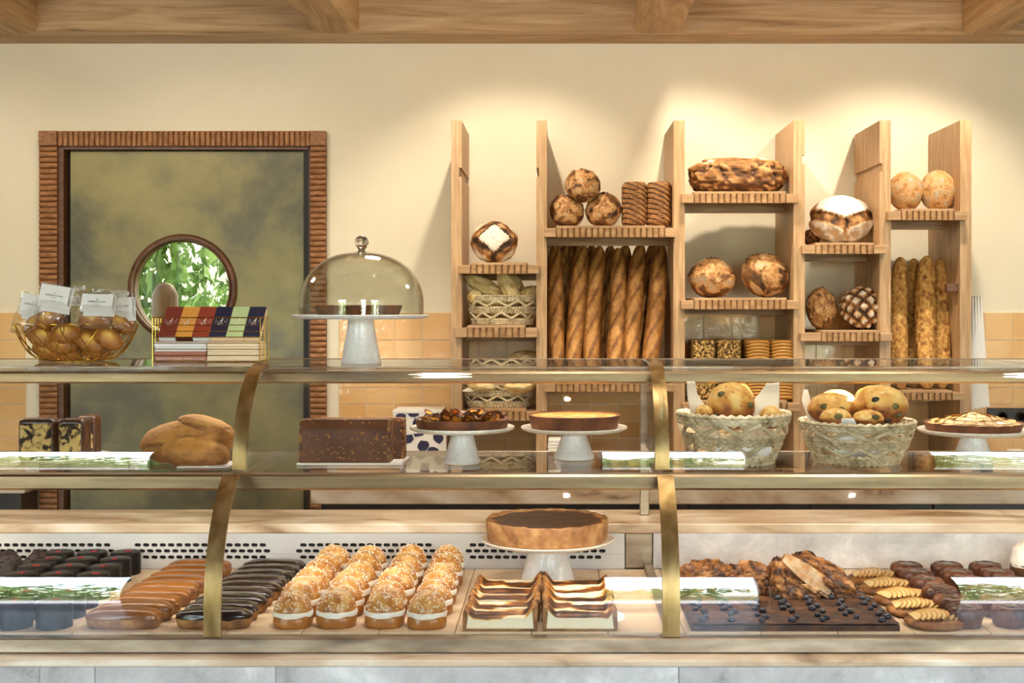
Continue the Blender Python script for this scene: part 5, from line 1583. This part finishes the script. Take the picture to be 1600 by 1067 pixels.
for k, (px, py, a, b_, c_, D, rz, ry, lab) in enumerate((
        (1228, 912, 33, .045, 38, 2.60, 20, 20, 'rough brown fruit bread chunk leaning at the clear side of the pile'),
        (1250, 925, 36, .05, 24, 2.575, -10, 25, 'rough fruit bread chunk with red berries at the front of the pile'),
        (1278, 900, 48, .045, 27, 2.63, 0, 28, 'long jagged fruit bread piece on top of the pile'),
        (1306, 922, 42, .05, 24, 2.58, 12, 30, 'pale-sided jagged fruit bread piece sloping to the deck'),
        (1170, 905, 34, .05, 26, 2.62, 0, 0, 'brown fruit bread chunk in the middle of the row behind the slab'),
        (1100, 905, 42, .05, 27, 2.63, 5, -5, 'brown fruit bread chunk beside the bronze strap behind the slab'))):
    me = blob(px_r(a, D), b_, px_r(c_, D), rub(300 + k), 72, 48, flat=1, e=.8).mesh('fruit_bread')
    solo('fruit_bread', me, M['rubble'], lab, 'bread', (PX(px, D), D, PZ(py, D)), (0, radians(ry), radians(rz)), 'fruit bread chunks behind the blueberry slab')
D = 2.538
cut_ = MB()
def cutf(u, v):
    x = (u - .5) * .165; z = (v - .5) * .036 * (1 - .5 * (2 * u - 1) ** 2)
    return (x, .003 * noise.noise(Vector((x * 60, z * 60, 2))), z, .74 + .2 * noise.noise(Vector((x * 80, z * 80, 7))))
cut_.grid(24, 10, cutf)
cut_.grid(24, 10, lambda u, v: (lambda p: (p[0], .012, p[2] * .9, .5))(cutf(1 - u, v)))
solo('fruit_bread', cut_, M['rubble'], 'pale cut slice face leaning against the jagged fruit bread', 'bread', (PX(1278, D), D, PZ(908, D)), (radians(-18), radians(36), 0), 'fruit bread chunks behind the blueberry slab')

# apple galettes
def galette(label, loc, seed):
    t = thing('apple_galette', label, 'pastry', loc)
    def gb(d):
        n = noise.fractal(Vector((d.x * 3, d.y * 3, d.z * 2)) + sv(seed), 1, 2, 4)
        return (.07 * n, .5)
    part('pastry', blob(.0535, .046, .0125, gb, 48, 24, flat=.6, e=.85).mesh('pastry'), M['galette'], t, (0, 0, .0075))
    rr = random.Random(seed)
    for k in range(9):
        x = -.042 + .0085 * k
        b = MB()
        L = .0385 * (1 - ((k - 4) / 7.5) ** 2)
        def af(u, v, L=L):
            an = pi * u
            return (  .019 * v * sin(an) + .0, L * cos(an) * (.35 + .65 * v), .0032 * v * sin(an), .52 + .25 * u - .5 * sm(.82, 1, v))
        b.grid(13, 5, af)
        b.grid(13, 2, lambda u, v, L=L: (lambda p: (p[0], p[1], p[2] - .003 * v, .2))(af(u, 1.0)))
        part('apple_slice', b, M['apple'], t, (x, 0, .0172 + .0012 * (4 - abs(k - 4))), (0, radians(-14), rr.uniform(-.12, .12)))
    return t
ga = None
for r, (y, x) in enumerate(((2.372, .700), (2.462, .690), (2.555, .688), (2.65, .683), (2.745, .678))):
    lab = 'oval apple galette with fanned slices, %s from the front glass' % ORD[r]
    if ga is None: o = ga = galette(lab, (x, y, ZD), 5)
    else: o = clone(ga, (x, y, ZD), (0, 0, random.uniform(-.25, .25)), lab)
    o['group'] = 'apple galettes in the lower case'

# dark fluted mini cakes
def mini(label, loc):
    t = thing('fluted_cake', label, 'cake', loc)
    def fn(a, r, z, i):
        k = 1 + .075 * cos(9 * a) * sm(.004, .02, z) * sm(.012, .03, r)
        return (r * k, z + .0006 * sin(5 * a), .5)
    part('crust', MB().lathe([(0, 0), (.0275, 0), (.030, .003), (.0325, .018), (.0335, .028), (.031, .035), (.026, .038), (.019, .0375), (.018, .036), (0, .036)], 60, fn=fn), M['canele'], t)
    part('glazed_top', MB().lathe([(0, .0375), (.012, .0374), (.018, .0362)], 32), M['choc_glaze'], t)
    return t
mp_ = None
for c, (xs, n_) in enumerate(((.757, 6), (.842, 6), (.927, 6))):
    for r in range(n_):
        y = 2.375 + .078 * r
        if xs * F / y > 745: continue
        lab = 'dark fluted mini cake, %s from the glass in the %s line from the galettes' % (ORD[r], ORD[c])
        if mp_ is None: o = mp_ = mini(lab, (xs, y, ZD))
        else: o = clone(mp_, (xs + random.uniform(-.002, .002), y, ZD), (0, 0, random.uniform(0, 6)), lab)
        o['group'] = 'fluted mini cakes in the lower case'
t = thing('meringue_cake', 'pale swirled meringue cake at the back corner of the lower case', 'cake', (PX(1608, 2.80), 2.80, ZD))
part('sponge', MB().lathe([(0, 0), (.04, 0), (.04, .03), (0, .03)], 32).mesh('sponge', True, 40), M['brownie'], t)
part('meringue', blob(.040, .040, .05, lambda d: (.12 * noise.noise(d * 4), .9), 40, 28, flat=.1).mesh('meringue'), M['cream'], t, (0, 0, .03))

# ------------------------------------------------------------------ on the glass counter top: wire bowl of bagged madeleines
D = 2.955
bc = (PX(120, D), D, ZG)
t = thing('wire_bowl', 'golden wire bowl with curved crossing wires on the glass counter', 'bowl', bc)
rimr, rimz, br = .135, .080, .058
def bowl(q):   # q 0..1 base to rim
    return br + (rimr - br) * (q ** .5) , .0022 + rimz * q ** 1.35
nw = 24
for k in range(nw):
    for sgn in (-1, 1):
        a0 = 2 * pi * k / nw
        path = []
        for i in range(13):
            q = i / 12
            r, z = bowl(q)
            a = a0 + sgn * (.42 * min(q, .88) / .88)
            path.append((r * cos(a), r * sin(a), z))
        # hexagon shoulder to the next wire along the rim
        rr_, zz_ = bowl(1)
        path.append(((rr_ + .001) * cos(a + sgn * .07), (rr_ + .001) * sin(a + sgn * .07), zz_ + .004))
        path.append(((rr_ + .001) * cos(a + sgn * .131), (rr_ + .001) * sin(a + sgn * .131), zz_ + .004))
        part('wire', MB().tube(path, .00105, 5), M['gold'], t)
part('base_ring', MB().lathe([(br + .002 * cos(2 * pi * k / 8), .0021 + .002 * sin(2 * pi * k / 8)) for k in range(8)], 48, closed=True), M['gold'], t)
part('inner_ring', MB().lathe([(br * .55 + .0016 * cos(2 * pi * k / 8), .0021 + .0016 * sin(2 * pi * k / 8)) for k in range(8)], 40, closed=True), M['gold'], t)
def mad(d):
    n = nz(d, 3, 2)
    bump_ = .16 * sm(.62, .2, sqrt(d.x ** 2 + d.y ** 2)) * sm(0, .5, d.z)
    rib = .03 * abs(sin(7 * math.atan2(d.y, d.x + 1.2))) * sm(.1, -.3, d.z)
    return (.02 * n + bump_ + rib, .40 + .55 * sm(.75, .0, sqrt(d.x ** 2 + d.y ** 2)) * sm(-.1, .5, d.z) + .1 * n)
mme = blob(.036, .0235, .0165, mad, 48, 32, flat=1).mesh('madeleine')
MADS = [  # px, py, D, rot x, y, z, label
    (78, 497, 2.90, 60, -35, 0, 'tilted on top of the bowl below the foremost label'),
    (146, 502, 2.90, 55, 0, 0, 'lying on top of the bowl below the second label'),
    (186, 506, 2.92, 50, 25, 0, 'on the rim of the bowl below the far label'),
    (58, 505, 2.95, 60, -40, 0, 'behind the tilted one at the bowl rim'),
    (103, 521, 2.868, 62, -8, 0, 'in the middle of the bowl front'),
    (68, 527, 2.89, 60, 20, 10, 'low at the outer side of the bowl front'),
    (97, 538, 2.885, 70, 5, 0, 'low in the bowl front, under the middle one'),
    (139, 533, 2.88, 65, 30, 0, 'low in the bowl front, below the second label'),
    (170, 528, 2.885, 60, 35, 0, 'against the wires on the door handle side'),
    (150, 546, 2.92, 80, 5, 0, 'at the bottom of the bowl, far side'),
    (110, 549, 2.93, 80, -5, 0, 'at the bottom of the bowl, centre'),
    (75, 545, 2.93, 80, 10, 0, 'at the bottom of the bowl, near side')]
for (px, py, D_, a, b_, c_, lab) in MADS:
    solo('madeleine', mme, M['madeleine'], 'golden madeleine %s' % lab, 'madeleine', (PX(px, D_), D_, PZ(py, D_)), (radians(a), radians(b_), radians(c_)), 'madeleines in the wire bowl')
def text(name, body, size, mat, parent, loc, rot, extrude=.0002, label=None, sx=1.0):
    c = bpy.data.curves.new(name, 'FONT'); c.body = body; c.size = size; c.extrude = extrude
    c.align_x = 'CENTER'; c.align_y = 'CENTER'; c.space_character = 1.15
    c.materials.append(mat)
    o = bpy.data.objects.new(name, c); o.parent = parent; o.location = loc; o.rotation_euler = rot; o.scale = (sx, 1, 1)
    COL.objects.link(o)
    SC.view_layers[0].update()
    me = bpy.data.meshes.new_from_object(o); me.name = name
    me.materials.clear(); me.materials.append(mat)
    bpy.data.objects.remove(o)
    o = bpy.data.objects.new(name, me); o.parent = parent; o.location = loc; o.rotation_euler = rot; o.scale = (sx, 1, 1)
    COL.objects.link(o); return o
def bag(label, px, py, D_, w, h, rz, tilt, lw, lh, seed, seenlabel=True):
    """clear bag: pillow with a flat top, folded paper label across the top; origin at label centre"""
    t = thing('cellophane_bag', label, 'bag', (PX(px, D_), D_, PZ(py, D_)), (radians(tilt), radians(rz), 0), 'bagged madeleines in the wire bowl')
    b = MB()
    for s in (-1, 1):
        def f(u, v, s=s):
            x = (u - .5) * w * (1 + .08 * sin(v * 3 + seed)); z = .030 - v * h
            fat = .018 * sm(.30, .7, v) * sm(1.0, .9, v) * (1 - (2 * u - 1) ** 4)
            n = .0035 * noise.noise(Vector((u * 5, v * 6, seed + s)))
            return (x + n, s * (.0009 + fat) + n * .8, z)
        b.grid(18, 20, f)
    part('film', b, M['cello'], t)
    lb = part('paper_label', MB().bbox(-lw / 2, lw / 2, -.0042, -.0032, -lh / 2, lh / 2, .0003).bbox(-lw / 2 + .006, lw / 2 + .006, .003, .0037, -lh / 2 - .008, lh / 2, .0002).mesh('paper_label', False), M['paper'], t, (0, 0, 0))
    if seenlabel:
        text('print', 'LE', .0042, M['ink'], lb, (0, -.0046, .008), (pi / 2, 0, 0))
        text('print', 'SIBBROITAN', .0058, M['ink'], lb, (0, -.0046, .0025), (pi / 2, 0, 0), sx=1.1)
        text('print', 'biscuiterie', .0026, M['ink'], lb, (0, -.0046, -.0025), (pi / 2, 0, 0))
        text('print', 'madeleines', .0024, M['ink'], lb, (0, -.0046, -.009), (pi / 2, 0, 0))
    return t
bag('clear bag with white label standing tallest at the front of the bowl', 85, 464, 2.875, .072, .092, 9, -8, .066, .052, 1)
bag('clear bag with white label in the middle of the bowl front', 152, 474, 2.872, .085, .088, 2, -18, .070, .042, 2)
bag('clear bag with label partly hidden behind the middle bag', 188, 481, 2.92, .072, .09, -4, -10, .056, .046, 3)
bag('clear bag with label at the outer edge, behind the tallest bag', 52, 478, 2.95, .075, .10, 12, -5, .055, .05, 4)
bag('clear bag standing at the back of the bowl, its top poking up', 110, 468, 2.99, .085, .10, -6, 3, .03, .014, 5, False)
bag('clear bag at the back of the bowl nearest the round window', 172, 472, 3.01, .09, .09, 4, 3, .06, .010, 6, False)

# ------------------------------------------------------------------ wire tray of chocolate boxes
TX0, TX1, TD0, TD1 = -.9164, -.672, 2.90, 2.982
t = thing('wire_tray', 'rectangular brass wire tray holding chocolate boxes on the glass counter', 'tray', (0, 0, ZG))
hz = [.0015 + .0137 * k for k in range(8)]
hz[-1] = .1005
for k, z in enumerate(hz):
    part('wire', MB().tube([(TX0, TD0, z), (TX1, TD0, z), (TX1, TD1, z), (TX0, TD1, z)], .0010 if k < 7 else .0015, 6, closed=True), M['gold'], t)
for (x, y) in [(TX0, TD0), (TX1, TD0), (TX0, TD1), (TX1, TD1)] + [(TX0, TD0 + (TD1 - TD0) * q / 4) for q in (1, 2, 3)] + [(TX1, TD0 + (TD1 - TD0) * q / 2) for q in (1,)]:
    part('upright_wire', MB().tube([(x, y, .0008), (x, y, .1012)], .0013, 6), M['gold'], t)
for q in range(6):
    x = TX0 + (TX1 - TX0) * (q + .5) / 6
    part('floor_wire', MB().tube([(x, TD0, .0012), (x, TD1, .0012)], .0009, 5), M['gold'], t)
bw = (TX1 - TX0 - .006) / 2; bh = .0106
for col in range(2):
    for lev in range(4):
        c = (['box_rose', 'box_rose', 'box_white', 'box_white'] if col == 0 else ['box_cream'] * 4)[lev]
        cn = {'box_rose': 'dusty rose', 'box_white': 'white', 'box_cream': 'cream'}[c]
        x = TX0 + .003 + bw * (col + .5)
        o = thing('chocolate_box', 'flat %s chocolate box, %s in the tray stack %s' % (cn, ['bottom', 'second from bottom', 'third from bottom', 'topmost'][lev], 'beside the wire bowl' if col == 0 else 'towards the cloche'),
                  'box', (x + random.uniform(-.0008, .0008), TD0 + .003, ZG + .0028 + bh * lev), group='flat chocolate boxes in the wire tray')
        part('carton', MB().bbox(-bw / 2 + .001, bw / 2 - .001, 0, .073, 0, bh - .0004, .0006).mesh('carton', False), M[c], o)
        if col == 0 and lev == 0:
            text('print', 'BISCUIT CARAMEL BONBON CACAHUETE', .0052, M['ink_white'], o, (0, -.0004, bh * .45), (-pi / 2, 0, pi), sx=.98)
tw = (TX1 - TX0 - .012) / 6
TC = [('box_red', 'box_white', 'dark red'), ('box_orange', 'box_brown', 'orange'), ('box_rust', 'box_white', 'rust red'), ('box_navy', 'box_cream', 'navy'), ('box_green', 'box_cream', 'pale green'), ('box_navy', 'box_cream', 'navy')]
tl, tt = .098, .017
for k, (c, e, cn) in enumerate(TC):
    x = TX0 + .006 + tw * (k + .5)
    y0, z0 = TD0 + .020, ZG + .0028 + bh * 4 + .0135
    pos = ['nearest the wire bowl', 'between the two red ones', 'in the middle of the row', 'next to the rust red one', 'between the two navy ones', 'at the end nearest the cloche'][k]
    o = thing('chocolate_bar', '%s chocolate bar box leaning in the wire tray, %s' % (cn, pos), 'box', (x, y0, z0), (radians(-43), 0, 0), 'leaning chocolate bars in the wire tray')
    o.rotation_euler = (radians(43), 0, 0)
    part('cover', MB().bbox(-tw / 2 + .0004, tw / 2 - .0004, 0, tl, -.003, 0, .0004).mesh('cover', False), M[c], o)
    part('sleeve', MB().bbox(-tw / 2 + .0006, tw / 2 - .0006, .0003, tl - .0003, -tt, -.003, .0004).mesh('sleeve', False), M[e], o)
    # white emblem: two brackets of short strokes round a plume over a loop
    b = MB(); yc = tl * .50
    for s in (-1, 1):
        pts = [(s * (.0118 + .0012 * cos(a)), yc + .0075 * sin(a), .0002) for a in [x_ * .25 for x_ in range(-4, 5)]]
        b.tube(pts[:4], .00045, 4); b.tube(pts[5:], .00045, 4)
        b.tube([(s * .008, yc - .004, .0002), (s * .0092, yc + .001, .0002)], .0004, 4)
    b.tube([(.003, yc + .014, .0003), (.0012, yc + .009, .0003), (.003, yc + .004, .0003), (-.003, yc + .0015, .0003), (.003, yc + .0008, .0003), (-.002, yc - .003, .0003)], [.0006, .0012, .0012, .0008, .0008, .0006], 5)
    b.tube([(.0045 * cos(a) * 1.15 - .001, yc - .0085 + .0035 * sin(a), .0002) for a in [2 * pi * q / 14 - .4 for q in range(13)]], .0006, 4)
    part('emblem', b, M['ink_white'], o)
